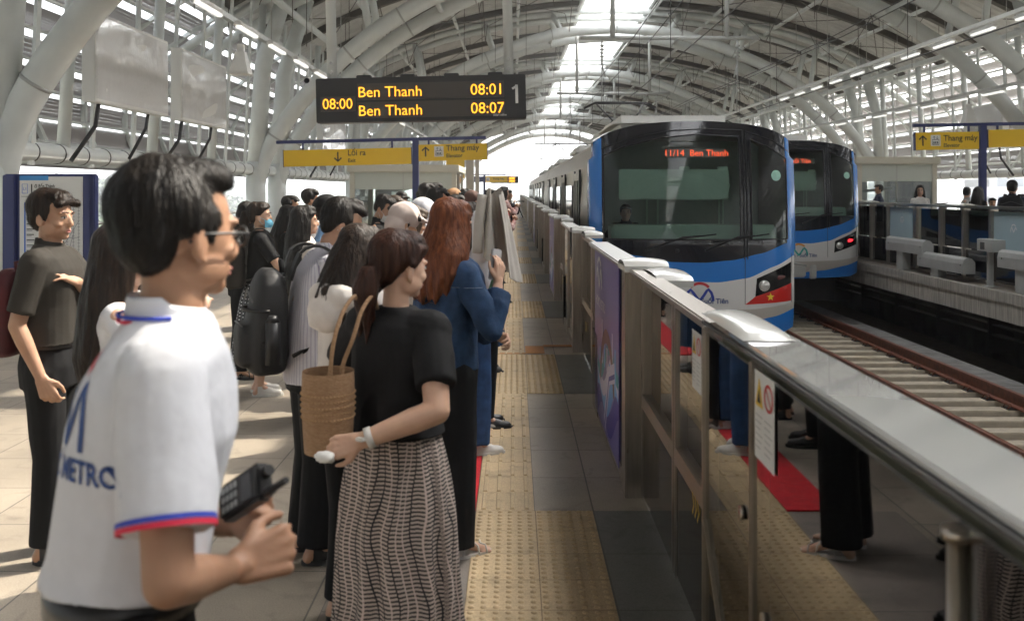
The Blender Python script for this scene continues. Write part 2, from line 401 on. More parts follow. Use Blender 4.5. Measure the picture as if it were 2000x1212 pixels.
# roof surface
def zroof(x):
    u = abs(x-CX); return 9.75-.0165*u**2-.00003*u**4
roof = thing('station_roof', 'arched corrugated metal roof over the whole station', 'roof')
def roof_side(sgn):
    b = MB(); xs = [1.45+i*(12.25-1.45)/12 for i in range(13)]
    ny = 0; rows = []
    y = BK; step = .15
    vs = []
    while y < L_END+.1:
        k = ny % 4; off = .05 if k in (1, 2) else 0
        rows.append((y, off)); ny += 1; y += step if k % 2 else .06
    # corrugation coarse: ridges across
    for (yy, off) in rows:
        for u in xs: vs.append((CX+sgn*u, yy, zroof(CX+u)+off))
    w = len(xs)
    b.add(vs, [(j*w+i, j*w+i+1, (j+1)*w+i+1, (j+1)*w+i) if sgn < 0 else (j*w+i+1, j*w+i, (j+1)*w+i, (j+1)*w+i+1) for j in range(len(rows)-1) for i in range(w-1)])
    b.build('roof_sheet', M_roof, roof)
roof_side(-1); roof_side(1)
# skylight glazing: milky sheet
m = bpy.data.materials.new('skylight'); m.use_nodes = True; n = m.node_tree.nodes; l = m.node_tree.links; n.remove(n['Principled BSDF'])
t = n.new('ShaderNodeBsdfTransparent'); t.inputs[0].default_value = (.97, .98, .98, 1); tr_ = n.new('ShaderNodeBsdfTranslucent'); tr_.inputs[0].default_value = (.9, .9, .9, 1)
mx = n.new('ShaderNodeMixShader'); mx.inputs[0].default_value = .28; l.new(t.outputs[0], mx.inputs[1]); l.new(tr_.outputs[0], mx.inputs[2]); l.new(mx.outputs[0], n['Material Output'].inputs[0])
M_sky = m
b = MB(); b.grid(lambda u, v: (CX-1.47+2.94*u, BK+(L_END-BK)*v, zroof(CX-1.47+2.94*u)+.1), 6, 20); b.build('skylight', M_sky, roof)
b = MB()
for x in (CX-1.46, CX+1.46): b.box(x-.06, x+.06, BK, L_END, zroof(x)-.25, zroof(x)+.12)
b.build('skylight_kerb', M_white, roof)
# dark transverse girders and pale purlins under the sheet
b = MB(); y = 3.0-3.95*26
while y < L_END:
    for sgn in (-1, 1):
        pts = [CX+sgn*(1.6+i*1.06) for i in range(11)]
        for i in range(10): b.bar((pts[i], y, zroof(pts[i])-.13), (pts[i+1], y, zroof(pts[i+1])-.13), .28, .22)
    y += 3.95
split(b.build('girder', M_girder, roof), lambda c: round(c.y*10))
b = MB()
for u in (1.6, 4.2, 6.8, 9.4, 12.0):
    for sgn in (-1, 1):
        x = CX+sgn*u; b.tube([(x, BK, zroof(x)-.36), (x, L_END, zroof(x)-.36)], .075, 8)
split(b.build('purlin', M_white, roof))
# louvred side walls
def louvre_wall(sgn, label):
    t = thing('louvre_wall', label, 'louvre wall')
    pr = [(14.9, 2.25), (15.45, 3.1), (15.75, 4.1), (15.85, 5.1), (15.7, 6.1)]
    path = [(14.45, 2.22), (14.95, 2.70), (15.22, 3.30), (15.22, 3.92), (15.0, 4.50), (14.6, 5.04), (14.05, 5.54), (13.4, 6.0), (12.75, 6.38), (12.1, 6.72)]
    b = MB(); rb = MB(); pp = MB()
    for i in range(len(path)-1):
        (u0, z0), (u1, z1) = path[i], path[i+1]
        d = Vector((u1-u0, z1-z0)).normalized(); n_ = Vector((d.y, -d.x))
        a = Vector((u0, z0))+n_*.12; e = Vector((u1, z1))-n_*.07-d*.14
        x0 = CX+sgn*a.x; x1 = CX+sgn*e.x
        b.add([(x0, BK, a.y), (x1, BK, e.y), (x1, L_END, e.y), (x0, L_END, a.y)], [(0, 1, 2, 3)])
        x = CX+sgn*(u0-.12); pp.tube([(x, BK, z0), (x, L_END, z0)], .045, 6)
    y = 1.4-2.63*38
    while y < L_END:
        pts = [(CX+sgn*(u-.06), y, z) for (u, z) in path]
        for i in range(len(pts)-1): rb.bar(pts[i], pts[i+1], .10, .16, up=(0, 1, 0))
        y += 2.63
    split(b.build('louvre_blade', M_louv, t)); split(rb.build('louvre_rib', M_white, t), lambda c: round(c.y*10)); split(pp.build('louvre_rail', M_white, t))
louvre_wall(-1, 'perforated louvre wall curving up behind the left platform')
louvre_wall(1, 'perforated louvre wall curving up behind the right platform')

# steel frames: twin arches, columns, upper chord, struts
AP = [(-6.95, 1.6), (-6.75, 2.45), (-6.2, 3.4), (-5.3, 4.5), (-4.0, 5.70), (-2.6, 6.6), (-1.2, 7.3), (.5, 7.95), (2.2, 8.38), (CX, 8.55)]
def spline(P, n=3):
    out = []
    for i in range(len(P)-1):
        p0 = P[max(0, i-1)]; p1 = P[i]; p2 = P[i+1]; p3 = P[min(len(P)-1, i+2)]
        for k in range(n):
            t = k/n
            out.append(tuple(.5*((2*p1[j])+(-p0[j]+p2[j])*t+(2*p0[j]-5*p1[j]+4*p2[j]-p3[j])*t*t+(-p0[j]+3*p1[j]-3*p2[j]+p3[j])*t**3) for j in range(len(p1))))
    out.append(P[-1]); return out
half = spline(AP, 3)
prof = half+[(mirror(x), z) for (x, z) in reversed(half[:-1])]
def make_frame():
    t = thing('roof_frame', 'x', 'roof frame')
    for dy in (-1.2, 1.2):
        b = MB(); b.tube([(x, dy, z) for (x, z) in prof], .225, 16); b.build('arch_tube', M_white, t)
        r = MB()
        for i in (5, 11, 14, 18, 23, 27, 31, 35, 39, 44, 50):
            if i+1 < len(prof):
                a = Vector((prof[i][0], dy, prof[i][1])); c = Vector((prof[i+1][0], dy, prof[i+1][1])); d = (c-a).normalized()*.025
                r.tube([a-d, a+d], .232, 16)
        r.build('weld_bands', M_grey, t)
        for sgn in (-1, 1):
            X = CX+sgn*11.3
            b = MB(); b.tube([(X, dy, 0), (X, dy, 2.4)], .26, 18); b.build('column', M_white, t)
            # leaning tube that carries the roof above the column
            b = MB(); b.tube([(X, dy, 2.0), (CX+sgn*11.1, dy*1.0, 5.0), (CX+sgn*10.4, dy, zroof(CX+10.4)-.4)], [.25, .22, .20], 14); b.build('roof_prop', M_white, t)
    b = MB(); up = [CX-13.75+i*1.25 for i in range(23)]
    for dy in (-.9, .9): b.tube([(x, dy, zroof(x)-.42) for x in up], .13, 10)
    split(b.build('upper_chord', M_white, t))
    b = MB()
    for u in (2.3, 5.2, 8.2):
        for sgn in (-1, 1):
            x = CX+sgn*u; k = min(range(len(prof)), key=lambda i: abs(prof[i][0]-x)); z0 = prof[k][1]
            for dy in (-1.2, 1.2):
                x2 = x+sgn*.45; b.tube([(x, dy, z0), (x2, dy*.75, zroof(x2)-.42)], [.09, .13], 8)
    for u in (0, 1.2, 2.9, 6.6):
        for sgn in ((-1, 1) if u else (1,)):
            x = CX+sgn*u; k = min(range(len(prof)), key=lambda i: abs(prof[i][0]-x)); z0 = prof[k][1]
            b.tube([(prof[k][0], -1.2, z0), (prof[k][0], 1.2, z0)], .08, 8)
    split(b.build('strut', M_white, t))
    return t
ords = ['first', 'second', 'third', 'fourth', 'fifth', 'sixth', 'seventh', 'eighth']
fr = make_frame()
for i in range(14):
    o = fr if i == 0 else copy_tree(fr)
    o.location = (0, 12.2+15.8*(i if i < 8 else 7-i), 0)
    o['label'] = ('nearest' if i == 0 else ords[i % 8])+' twin white tubular arch frame of the station roof'+(', its feet out of the picture' if i == 0 else ', counted from the camera') if i < 8 else ORD[i-8]+' white tubular arch frame behind the camera'
    o['group'] = 'arched steel frames carrying the roof'
# thin bracing rods
b = MB(); rnd = random.Random(3)
for i in range(7):
    y0, y1 = 12.2+15.8*i, 28+15.8*i
    for sgn in (-1, 1):
        for (u0, u1) in ((2.2, 5.5), (5.5, 8.5), (8.5, 11.2)):
            for (ya, yb) in ((y0+1.2, (y0+y1)/2), ((y0+y1)/2, y1-1.2)):
                za, zb = zroof(CX+u0)-.5, zroof(CX+u1)-.6
                b.tube([(CX+sgn*u0, ya, za), (CX+sgn*u1, yb, zb)], .014, 4); b.tube([(CX+sgn*u1, ya, zb), (CX+sgn*u0, yb, za)], .014, 4)
                b.tube([(CX+sgn*u0, ya, za), (CX+sgn*u0, (ya+yb)/2, za-1.3), (CX+sgn*u0, yb, za)], .014, 4)
                for k in range(3):
                    yy = ya+(yb-ya)*(k+.5)/3; uu = u0+(u1-u0)*rnd.random()
                    b.tube([(CX+sgn*uu, yy, zroof(CX+uu)), (CX+sgn*uu, yy, zroof(CX+uu)-1.3-rnd.random()*1.4)], .010, 4)
b.build('bracing_rods', M_girder, roof, kind='stuff')

# long pipes with straps and hangers behind each platform
def eaves_pipe(sgn, label, y1=L_END):
    t = thing('eaves_pipe', label, 'pipe')
    X = CX+sgn*11.4
    b = MB(); b.tube([(X, BK, 2.19), (X, y1, 2.19)], .15, 16); b.build('pipe', M_white, t)
    r = MB(); y = 6
    while y < 80: r.tube([(X, y, 2.19), (X, y+.03, 2.19)], .157, 16); y += .85
    split(r.build('strap', M_band, t))
    hp = MB(); k = 0; y = 15.6-3.8*4
    while y < 100:
        xt = X-sgn*.25; zt = zroof(xt)-.6
        hp.tube([(X, y, 2.3), (xt, y, zt)], .10, 10); k += 1
        y += 3.8
    split(hp.build('hanger_tube', M_white, t))
    hq = MB(); y = 16.5-3.8*4
    while y < 100:
        xt = X-sgn*.05
        hq.bar((xt, y, 2.0), (xt-sgn*.2, y, zroof(xt)-.6), .05, .13); hq.bar((xt, y+1.75, 2.0), (xt-sgn*.2, y+1.75, zroof(xt)-.6), .05, .13)
        y += 3.8
    split(hq.build('hanger_bar', M_white, t))
eaves_pipe(-1, 'long white strapped pipe with hangers along the left side of the station')
eaves_pipe(1, 'long white strapped pipe with hangers along the right side of the station')
# upper longitudinal tubes
b = MB()
for x in (-5.6, mirror(-5.6)): b.tube([(x, BK, 6.1), (x, L_END, 6.1)], .09, 10)
split(b.build('longitudinal_tube', M_white, roof))

# cable trays with tube lights
def tray(x, z, lab, y0, y1, lights=True, step=2.3):
    t = thing('cable_tray', lab, 'cable tray')
    b = MB(); b.box(x-.05, x+.05, BK, y1, z, z+.09); b.build('tray', M_alu2, t)
    h = MB(); y = y0+2
    while y < y1: h.tube([(x, y, z+.1), (x, y, zroof(x)-.2)], .012, 5); y += 3.9
    split(h.build('hanger', M_alu2, t))
    return t
tray(-4.75, 4.45, 'galvanised cable tray over the left platform carrying tube lights', -2, 90)
tray(mirror(-4.75), 4.45, 'galvanised cable tray over the right platform carrying tube lights', -2, 90)
tray(11.0, 5.5, 'higher galvanised cable tray between the right platform and the tracks', -2, 90)
def tube_light():
    t = thing('tube_light', 'x', 'tube light')
    b = MB(); b.bbox(-.06, .06, -.6, .6, .02, .09, .012); b.build('housing', M_bwhite, t)
    b = MB(); b.bbox(-.045, .045, -.57, .57, -.03, .022, .012); b.build('diffuser', M_lamp, t)
    return t
tl = tube_light(); k = 0
for (x, z, nm) in ((-4.55, 4.33, 'left tray'), (mirror(-4.6), 4.33, 'right tray'), (11.0, 5.36, 'high tray beside the tracks')):
    for i in range(16):
        y = 8.4+i*2.15
        o = tl if k == 0 else copy_tree(tl); k += 1
        o.location = (x, y, z)
        o['label'] = ORD[i]+' white tube light from the camera under the '+nm; o['group'] = 'tube lights under the '+nm
# ceiling wires / catenary
ct = thing('overhead_line', 'overhead contact wires strung above the two tracks', 'overhead wires')
b = MB()
for (x, z) in ((2.5, 3.75), (2.6, 4.75), (2.3, 4.85), (6.3, 3.75), (6.2, 4.8), (6.5, 4.85)):
    pts = []
    for i in range(41):
        y = -4+i*8; pts.append((x+.12*math.sin(y*.06), y, z+(.12*math.cos(y*math.pi/20) if z > 4 else 0)))
    b.tube(pts, .011, 4)
y = 4
while y < 200:
    for x in (2.5, 6.3): b.tube([(x, y, 3.75), (x, y, 4.78)], .006, 4)
    y += 4
b.build('wires', M_blkm, ct, kind='stuff')
b = MB()
for i, y in enumerate((28.0, 44, 59.6, 91)):
    b.tube([(CX-1.6, y, 8.5), (CX-1.6, y, 5.9)], .07, 8); b.tube([(CX+1.6, y, 8.5), (CX+1.6, y, 5.9)], .07, 8)
    b.tube([(CX-2.5, y, 5.9), (CX+2.5, y, 5.9)], .06, 8)
    for sgn in (-1, 1):
        x = CX+sgn*1.9; b.tube([(x, y, 5.9), (x, y, 5.15)], .03, 6)
        for kk in range(4): b.tube([(x, y, 5.7-kk*.1), (x, y, 5.66-kk*.1)], .07, 8)
        b.tube([(x, y, 5.15), (x-sgn*.1, y, 4.8)], .025, 6); b.tube([(x, y, 5.1), (x, y+.1, 3.85)], .02, 5)
split(b.build('support', M_grey, ct), lambda c: (round(c.y/3), c.x > CX))
# far catenary gantries and viaduct beyond the station
for i, y in enumerate((150, 185, 225, 270)):
    t = thing('catenary_gantry', ords[i]+' pale gantry over the tracks beyond the far end, counted from the station', 'gantry', (0, y, 0), group='gantries beyond the station')
    b = MB(); b.tube([(-.6, 0, -1.6), (-.6, 0, 6.6)], .2, 10); b.tube([(9.3, 0, -1.6), (9.3, 0, 6.6)], .2, 10); split(b.build('post', M_white, t))
    b = MB(); b.tube([(-.6, 0, 6.4), (9.3, 0, 6.4)], .14, 10)
    for x in (2.5, 6.3): b.tube([(x, 0, 6.4), (x, 0, 4.2)], .05, 6)
    b.build('beam', M_white, t)
b = MB(); b.box(-.9, 9.6, 128, 400, -2.6, -1.6); b.box(-1.1, -.8, 128, 400, -2.4, -.3); b.box(9.5, 9.8, 128, 400, -2.4, -.3)
b.build('viaduct', M_conc, label='concrete viaduct carrying the tracks on beyond the station', cat='viaduct')
# ground, hills and woods outside
M_gnd = mat('ground_green', (.17, .17, .145), .95, var=.3, vscale=.02)
b = MB(); b.box(-3000, 3000, -500, 3000, -13, -12.5); b.build('ground', M_gnd, kind='structure')
# hills: displaced terrain ring
def hill(name, x0, x1, y0, y1, nx, ny, hf):
    b = MB(); b.grid(lambda u, v: (x0+(x1-x0)*u, y0+(y1-y0)*v, hf(x0+(x1-x0)*u, y0+(y1-y0)*v)), nx, ny)
    return b.build(name, mat('hill_green', (.02, .04, .015), .95, var=.5, vscale=.12), kind='structure')
def hL(x, y):
    d = -x-26; return -12.6+max(0, min(1, d/90))*(12.5+2*noise.noise(Vector((x*.006, y*.006, 2)))) 
hill('hills', -600, -60, -20, 1300, 50, 70, hL)
def hF(x, y): return -12.6+max(0, min(1, (y-500)/500))*(22+16*noise.noise(Vector((x*.003, y*.002, 5))))
hill('hills', -900, 1500, 450, 1600, 50, 30, hF)
# woods: leaf clumps
def woods(name, label_kind, pts, mcol):
    b = MB(); rnd = random.Random(11)
    for (x, y, z, r) in pts:
        nleaf = 120
        for k in range(nleaf):
            a = rnd.random()*6.283; e = rnd.uniform(-.4, 1.0); rr = r*(.65+.45*rnd.random())*(1+.25*noise.noise(Vector((a*1.3, e*2, x))))
            c = Vector((x+rr*math.cos(a)*math.sqrt(max(0, 1-e*e)), y+rr*math.sin(a)*math.sqrt(max(0, 1-e*e)), z+rr*e*.8))
            s_ = r*rnd.uniform(.10, .22); M = Matrix.Rotation(rnd.random()*6.28, 3, Vector((rnd.random()-.5, rnd.random()-.5, rnd.random()-.5)).normalized())
            vs = [c+M @ Vector((s_, 0, 0)), c+M @ Vector((0, s_*.8, s_*.3)), c+M @ Vector((-s_, 0, 0)), c+M @ Vector((0, -s_*.8, s_*.3))]
            b.add(vs, [(0, 1, 2, 3)], rnd.randint(0, 2))
    return b.build(name, mcol, kind=label_kind)
rn = random.Random(5)
ML = [mat('leaf_dark', (.012, .028, .010), .7), mat('leaf_mid', (.028, .058, .018), .7), mat('leaf_pale', (.06, .10, .03), .7)]
pts = []
for i in range(420):
    y = rn.uniform(45, 330); x = -min(200, max(24, y*rn.uniform(.15, .75)))
    r = rn.uniform(2.2, 4.2); z = hL(x, y)+r*.4+rn.uniform(-.3, .9); pts.append((x, y, z, r))
woods('woods', 'stuff', pts, ML)
# city haze buildings on the right
M_bl = mat('far_building', (.45, .46, .48), .8); M_bw = mat('far_window', (.12, .15, .19), .3)
fb = [(150, 250, 26, 18, 'long pale office block with dark window bands far off to the right'), (118, 300, 20, 34, 'narrow pale tower block far off to the right, taller than its neighbours'),
      (215, 280, 30, 16, 'low pale block at the right edge of the far city'), (95, 190, 14, 12, 'small pale house row nearest in the far city behind the right platform')]
for (x, y, w, h, lab) in fb:
    t = thing('far_building', lab, 'building', (x, y, -12.5))
    b = MB(); b.box(-w/2, w/2, -6, 6, 0, h+6); b.box(-w/2-.3, w/2+.3, -6.3, 6.3, h+6, h+6.8); b.build('wall', M_bl, t)
    f = MB(); z = 2
    while z < h+4:
        k = -w/2+1
        while k < w/2-2: f.box(k, k+1.8, -6.08, -6.0, z, z+1.6); f.box(-w/2-.08, -w/2, -5, 5, z, z+1.4); k += 3
        z += 3.2
    f.build('window', M_bw, t, kind='stuff')
rn = random.Random(9); pts = []
for i in range(60):
    y = rn.uniform(60, 220); x = 22+rn.uniform(30, 60)+y*.35
    r = rn.uniform(3, 5); pts.append((x, y, -9+rn.uniform(0, 5), r))
woods('woods', 'stuff', pts, ML)

# outer railings
def railing(x, lab):
    t = thing('railing', lab, 'railing')
    b = MB()
    for z in (1.05,): b.tube([(x, -2, z), (x, L_END, z)], .03, 8)
    b.tube([(x, -2, .12), (x, L_END, .12)], .02, 6); b.tube([(x, -2, .93), (x, L_END, .93)], .015, 6)
    b.build('rail', M_alu2, t)
    b = MB(); y = 1
    while y < L_END: b.box(x-.02, x+.02, y, y+.06, 0, 1.05); y += 1.3
    split(b.build('post', M_alu2, t))
    b = MB(); y = 1.1
    while y < 70:
        b.box(x-.006, x+.006, y, y+.012, .12, .93); y += .11
    b.build('baluster', M_grey, t, kind='stuff')
railing(-7.35, 'grey metal railing along the outer edge of the left platform')
railing(mirror(-7.35), 'grey metal railing along the outer edge of the right platform')

# ------------------------------------------------------------ platform screen fence
G_fence = glass('fence_glass', (.60, .62, .56), 2.0)
G_clear = glass('clear_glass', (.80, .84, .82), 1.5)
G_dark = glass('dark_glass', (.05, .055, .055), 1.9)
G_frost = mat('frosted_film', (.42, .55, .60), .25)
M_purple = mat('poster_purple', (.15, .13, .38), .3)
FX = .585; FH = 1.24
def sign_sticker(par, f, s):
    """white notice with a yellow triangle, a red prohibition ring and grey lines"""
    b = MB()
    b.add([f(Vector(q)) for q in ((0, 0, 0), (.17*s, 0, 0), (.17*s, .33*s, 0), (0, .33*s, 0))], [(0, 1, 2, 3)], 0)
    b.add([f(Vector(q)) for q in ((.01*s, .20*s, .001), (.08*s, .20*s, .001), (.045*s, .31*s, .001))], [(0, 1, 2)], 1)
    b.add([f(Vector(q)) for q in ((.03*s, .215*s, .002), (.06*s, .215*s, .002), (.045*s, .27*s, .002))], [(0, 1, 2)], 3)
    fr_ = lambda q: f(Vector((q.x*s, q.y*s, .001)))
    ribbon(b, arc(.125, .255, .034, 0, 360, 20, .045), .012, fr_, 2); ribbon(b, [(.103, .287), (.147, .223)], .009, fr_, 2)
    for k in range(6): ribbon(b, [(.012, .165-k*.024), (.075-(k % 3)*.01, .165-k*.024)], .005, fr_, 4); ribbon(b, [(.09, .165-k*.024), (.155-(k % 2)*.015, .165-k*.024)], .005, fr_, 4)
    b.build('notice', [M_bwhite, M_yel, M_red, M_black_text, M_grey], par)
def lid(mb, x0, x1, y0, y1, z):
    """rounded cap lying on the fence top"""
    mb.grid(lambda u, v: (x0+(x1-x0)*u, y0+(y1-y0)*v, z+.035*math.sin(math.pi*min(1, max(0, v)))**.4*(1-.35*(2*u-1)**2)), 8, 12)
    mb.box(x0, x1, y0, y1, z-.03, z)
def make_module(kind, lab):
    """one bay, origin at its far pillar; runs towards the camera"""
    t = thing('platform_gate', lab, 'platform gate', group='bays of the glass platform fence')
    X1 = .735
    # pillar
    b = MB(); b.bbox(FX, FX+.165, -.02, .16, 0, FH-.02, .006); b.build('pillar', M_alu, t)
    b = MB(); lid(b, FX-.012, X1+.07, -.10, .22, FH-.005); lid(b, FX+.08, X1+.10, -.65, -.12, FH-.03)
    split(b.build('pillar_lid', M_cap, t), lambda c: c.y < -.11)
    # fixed wall beyond the pillar
    y0, y1 = .165, 2.25
    b = MB(); b.box(FX+.02, FX+.03, y0, y1, .10, FH-.05)
    if kind == 'poster':
        b.build('glass_panel', G_fence, t)
        p = MB(); p.box(FX+.004, FX+.012, .35, 2.02, .06, FH-.04); p.build('poster', M_purple, t)
        f = lambda q: Vector((FX-.001-q.z, .30+1.5-q.x, .12+q.y))   # x runs towards the camera
        f2 = lambda q: Vector((FX+.001-.003, 1.35-q.x+0, q.y))
        lg = lambda q: Vector((FX-.002, 1.58-q.x*1.35, 1.06+q.y))
        logo('emblem', lg, .15, [M_bwhite, M_bwhite], t)
        vs, fs = text_mesh('HCMC METRO', .095, 'CENTER'); q = MB(); q.add([(FX-.001, 1.50-v[0]*1.15, .83+v[1]) for v in vs], fs); q.build('lettering', M_bwhite, t)
        art = MB(); col = ['poster_teal', 'poster_sky', 'poster_pale', 'poster_brown', 'poster_indigo']
        mats = [mat('poster_teal', (.03, .30, .36), .4), mat('poster_sky', (.15, .42, .75), .4), mat('poster_pale', (.62, .60, .75), .4), mat('poster_brown', (.20, .10, .09), .4), mat('poster_indigo', (.06, .05, .32), .4)]
        fa = lambda z: (lambda q: Vector((FX+.003-z, 1.75-q.x, .06+q.y)))
        for k, (w, c) in enumerate(((.16, 4), (.13, 1), (.10, 2), (.08, 0))):
            ribbon(art, [(i*.1, .10+k*.1+.09*math.sin(i*.55+k*1.1)+.012*i) for i in range(15)], w, fa(.0002*(k+1)), c)
        ribbon(art, [(.7+.45*math.cos(R(a)), .28+.36*math.sin(R(a))) for a in range(10, 190, 12)], .09, fa(.0014), 3)
        ribbon(art, [(.55, .05), (.85, .42), (1.2, .5)], .12, fa(.0018), 2); ribbon(art, [(.56, .05), (.85, .40), (1.2, .48)], .03, fa(.0022), 4)
        for k in range(7): ribbon(art, [(.2+k*.17, .42), (.2+k*.17, .50+.07*((k*3) % 4))], .07, fa(.001), 2 if k % 2 else 1)
        art.build('poster_art', mats, t)
    else:
        b.build('glass_panel', G_fence, t)
    fr_ = MB()
    for y in (y0, 1.10, y1-.03): fr_.bbox(FX+.005, FX+.045, y, y+.022, .02, FH-.05, .004)
    fr_.box(FX+.008, FX+.042, y0+.03, y1-.04, .02, .10)
    fr_.build('mullion', M_alu, t)
    b = MB(); b.bbox(FX-.004, X1, y0+.06, y1+.28, FH-.045, FH-.012, .008); b.build('top_rail', M_alu2, t)
    b = MB(); b.box(FX+.10, X1-.02, y0, y1, .0, FH-.05); 
    b = MB(); b.box(FX+.004, FX+.02, 1.80 if kind == 'poster' else 2.0, y1, .02, .6); b.build('kick_plate', M_blk, t)
    # sliding doors set back
    yd0, yd1 = y1-.0, P0-.02
    b = MB(); b.box(X1-.05, X1-.04, yd0, yd1, .55, FH-.09); b.build('door_glass', G_clear, t)
    b = MB()
    for (ya, yb) in ((yd0, (yd0+yd1)/2-.01), ((yd0+yd1)/2+.01, yd1)):
        b.box(X1-.06, X1-.03, ya, ya+.04, .03, FH-.05); b.box(X1-.06, X1-.03, yb-.04, yb, .03, FH-.05)
        b.box(X1-.058, X1-.032, ya+.04, yb-.04, .50, .56); b.box(X1-.058, X1-.032, ya+.04, yb-.04, FH-.09, FH-.05)
    b.build('door_frame', M_alu, t)
    b = MB(); b.box(X1-.053, X1-.037, yd0+.04, yd1-.04, .04, .5); b.build('door_skirt', M_blk, t)
    b = MB()
    for k in range(3):
        ribbon(b, [(0, 0), (.035, .045), (0, .09)], .016, (lambda q, k=k: Vector((X1-.062, yd1-.55-k*.05-q.x, .30+q.y))))
    b.build('door_arrows', M_yel, t)
    # housing strip behind the fixed panel
    return t
mods = {}
labs = ['second', 'third', 'fourth', 'fifth', 'sixth', 'seventh', 'eighth', 'ninth', 'tenth', 'eleventh', 'twelfth']
for k in ('poster', 'plain'): mods[k] = make_module(k, 'x')
used = set()
for i in range(22):
    k = 'poster' if i in (0, 2, 5, 8) else 'plain'
    o = mods[k] if k not in used else copy_tree(mods[k]); used.add(k)
    o.location = (0, 5.30+P0*i, 0)
    if i == 0: o['label'] = 'glass and steel fence bay with the purple metro poster beside the nearest steel pillar'
    elif i < 12: o['label'] = labs[i-1]+' bay of the steel and glass platform fence, counted from the purple poster'
    else: o['label'] = ORD[i]+' bay of the left platform fence, small in the far distance'
# nearest bay, all glass, cut by the picture edge
nb = thing('platform_gate', 'nearest all-glass bay of the platform fence reflecting red carpet and legs', 'platform gate', (0, 0, 0), group='bays of the glass platform fence')
b = MB(); b.box(FX+.006, FX+.016, -.6, 3.08, .06, FH-.05); b.build('glass_panel', G_fence, nb)
b = MB(); b.box(FX+.05, FX+.06, -.6, 3.05, .03, FH-.06); b.build('back_panel', mat('veil_olive', (.27, .26, .20), .8), nb)  # matte olive colour stands in for the pale veil of light over the glass reflections
b = MB()
for y, w in ((2.47, .011), (3.08, .022)): b.bbox(FX-.004, FX+.03, y, y+w, .02, FH-.03, .004)
b.box(FX-.002, FX+.02, -.6, 2.47, .02, .055)
b.build('mullion', M_alu, nb)
b = MB(); b.tube([(FX+.0, 1.32, 0), (FX+.0, 1.32, FH-.07)], .013, 16); b.tube([(FX, 1.32, FH-.07), (FX, 1.32, FH-.055)], .020, 16); b.build('post', M_alu, nb)
b = MB(); b.bar((FX+.0, 2.5, .02), (FX+.0, 3.07, .62), .008, .012, up=(1, 0, 0)); b.build('brace', M_alu, nb)
M_capt = mat('clear_cap', (.66, .67, .66), .05, .22, coat=1.0, bump=.06, bscale=3)
b = MB(); b.bbox(FX+.004, FX+.155, -.8, 2.75, FH-.012, FH+.004, .004)
b.build('top_cover', M_capt, nb)
b = MB(); b.box(FX-.004, FX+.008, -.8, 3.1, FH-.021, FH-.012); b.build('top_rail', M_band, nb)
b = MB(); b.grid(lambda u, v: (FX+.0+.135*u, 2.55+.58*v, FH+.006+.028*(math.sin(math.pi*u)*math.sin(math.pi*v))**.35), 12, 16); b.build('lid', M_cap, nb)
for (yy, s_) in ((2.44, 1.0), (3.30, .9)):
    sign_sticker(nb, (lambda q, yy=yy: Vector((FX+.002-q.z, yy-q.x*1.08, .985+q.y*.64))), s_)
b = MB()
for (y, z) in ((2.58, .80), (2.58, .36), (2.35, .62), (2.62, .12)): b.tube([(FX+.004, y, z), (FX-.004, y, z)], .018, 14)
split(b.build('fixing', M_alu, nb))
b = MB(); b.box(.68, .69, 3.1, 5.28, .55, FH-.1); b.build('door_glass', G_clear, nb)
b = MB()
for (a, c) in ((3.1, 4.2), (4.22, 5.28)):
    b.box(.67, .70, a, a+.04, .02, FH-.05); b.box(.67, .70, c-.04, c, .02, FH-.05); b.box(.67, .70, a+.04, c-.04, .49, .56)
    b.box(.67, .70, a+.04, c-.04, FH-.10, FH-.05)
b.build('door_frame', M_alu, nb)
b = MB(); b.box(.676, .694, 3.14, 5.24, .03, .49); b.build('door_skirt', M_blk, nb)
b = MB(); b.bbox(.60, .70, 3.1, 5.2, FH-.045, FH-.02, .006); b.build('door_rail', M_alu, nb)
b = MB()
for k in range(3): ribbon(b, [(0, 0), (.03, .04), (0, .08)], .014, (lambda q, k=k: Vector((.668, 3.75-k*.05-q.x, .48+q.y-.06))))
b.build('door_arrows', M_yel, nb)

# right platform fence, mirrored layout seen from the track side
def right_bay(lab):
    t = thing('platform_gate', lab, 'platform gate', group='bays of the fence on the right platform')
    X = 8.25; H2 = 1.37
    b = MB()
    for (ya, yb) in ((0, .16), (1.55, 1.63), (2.6, 2.68), (3.6, 3.68)): b.bbox(X-.05, X+.09, ya, yb, .01, H2-.02, .006)
    b.box(X-.03, X+.07, .16, P0, .01, .06)
    b.build('pillar', M_alu, t)
    b = MB(); b.box(X, X+.012, .18, 1.54, .62, H2-.1); b.build('frosted_panel', G_frost, t)
    b = MB(); b.box(X, X+.012, .18, 1.54, .06, .61); b.box(X, X+.012, 1.65, P0-.02, .06, .56); b.build('skirt_panel', M_blk, t)
    b = MB(); b.box(X+.01, X+.02, 1.65, P0-.02, .58, H2-.1); b.build('door_glass', G_clear, t)
    b = MB(); b.bbox(X-.07, X+.13, 0, P0-.005, H2-.06, H2-.01, .01); b.build('top_rail', M_alu2, t)
    b = MB(); lid(b, X-.10, X+.12, 2.5, 3.75, H2-.0); b.build('lid', M_cap, t)
    vs, fs = text_mesh('HCMC METRO', .07, 'CENTER'); q = MB(); q.add([(X-.003, .85-v[0]*-1, .80+v[1]) for v in vs], [f[::-1] for f in fs])
    g = MB()
    logo('emblem', lambda q: Vector((X-.003, .85+q.x, 1.0+q.y)), .10, [M_bwhite, M_bwhite], t)
    return t
rb = right_bay('x')
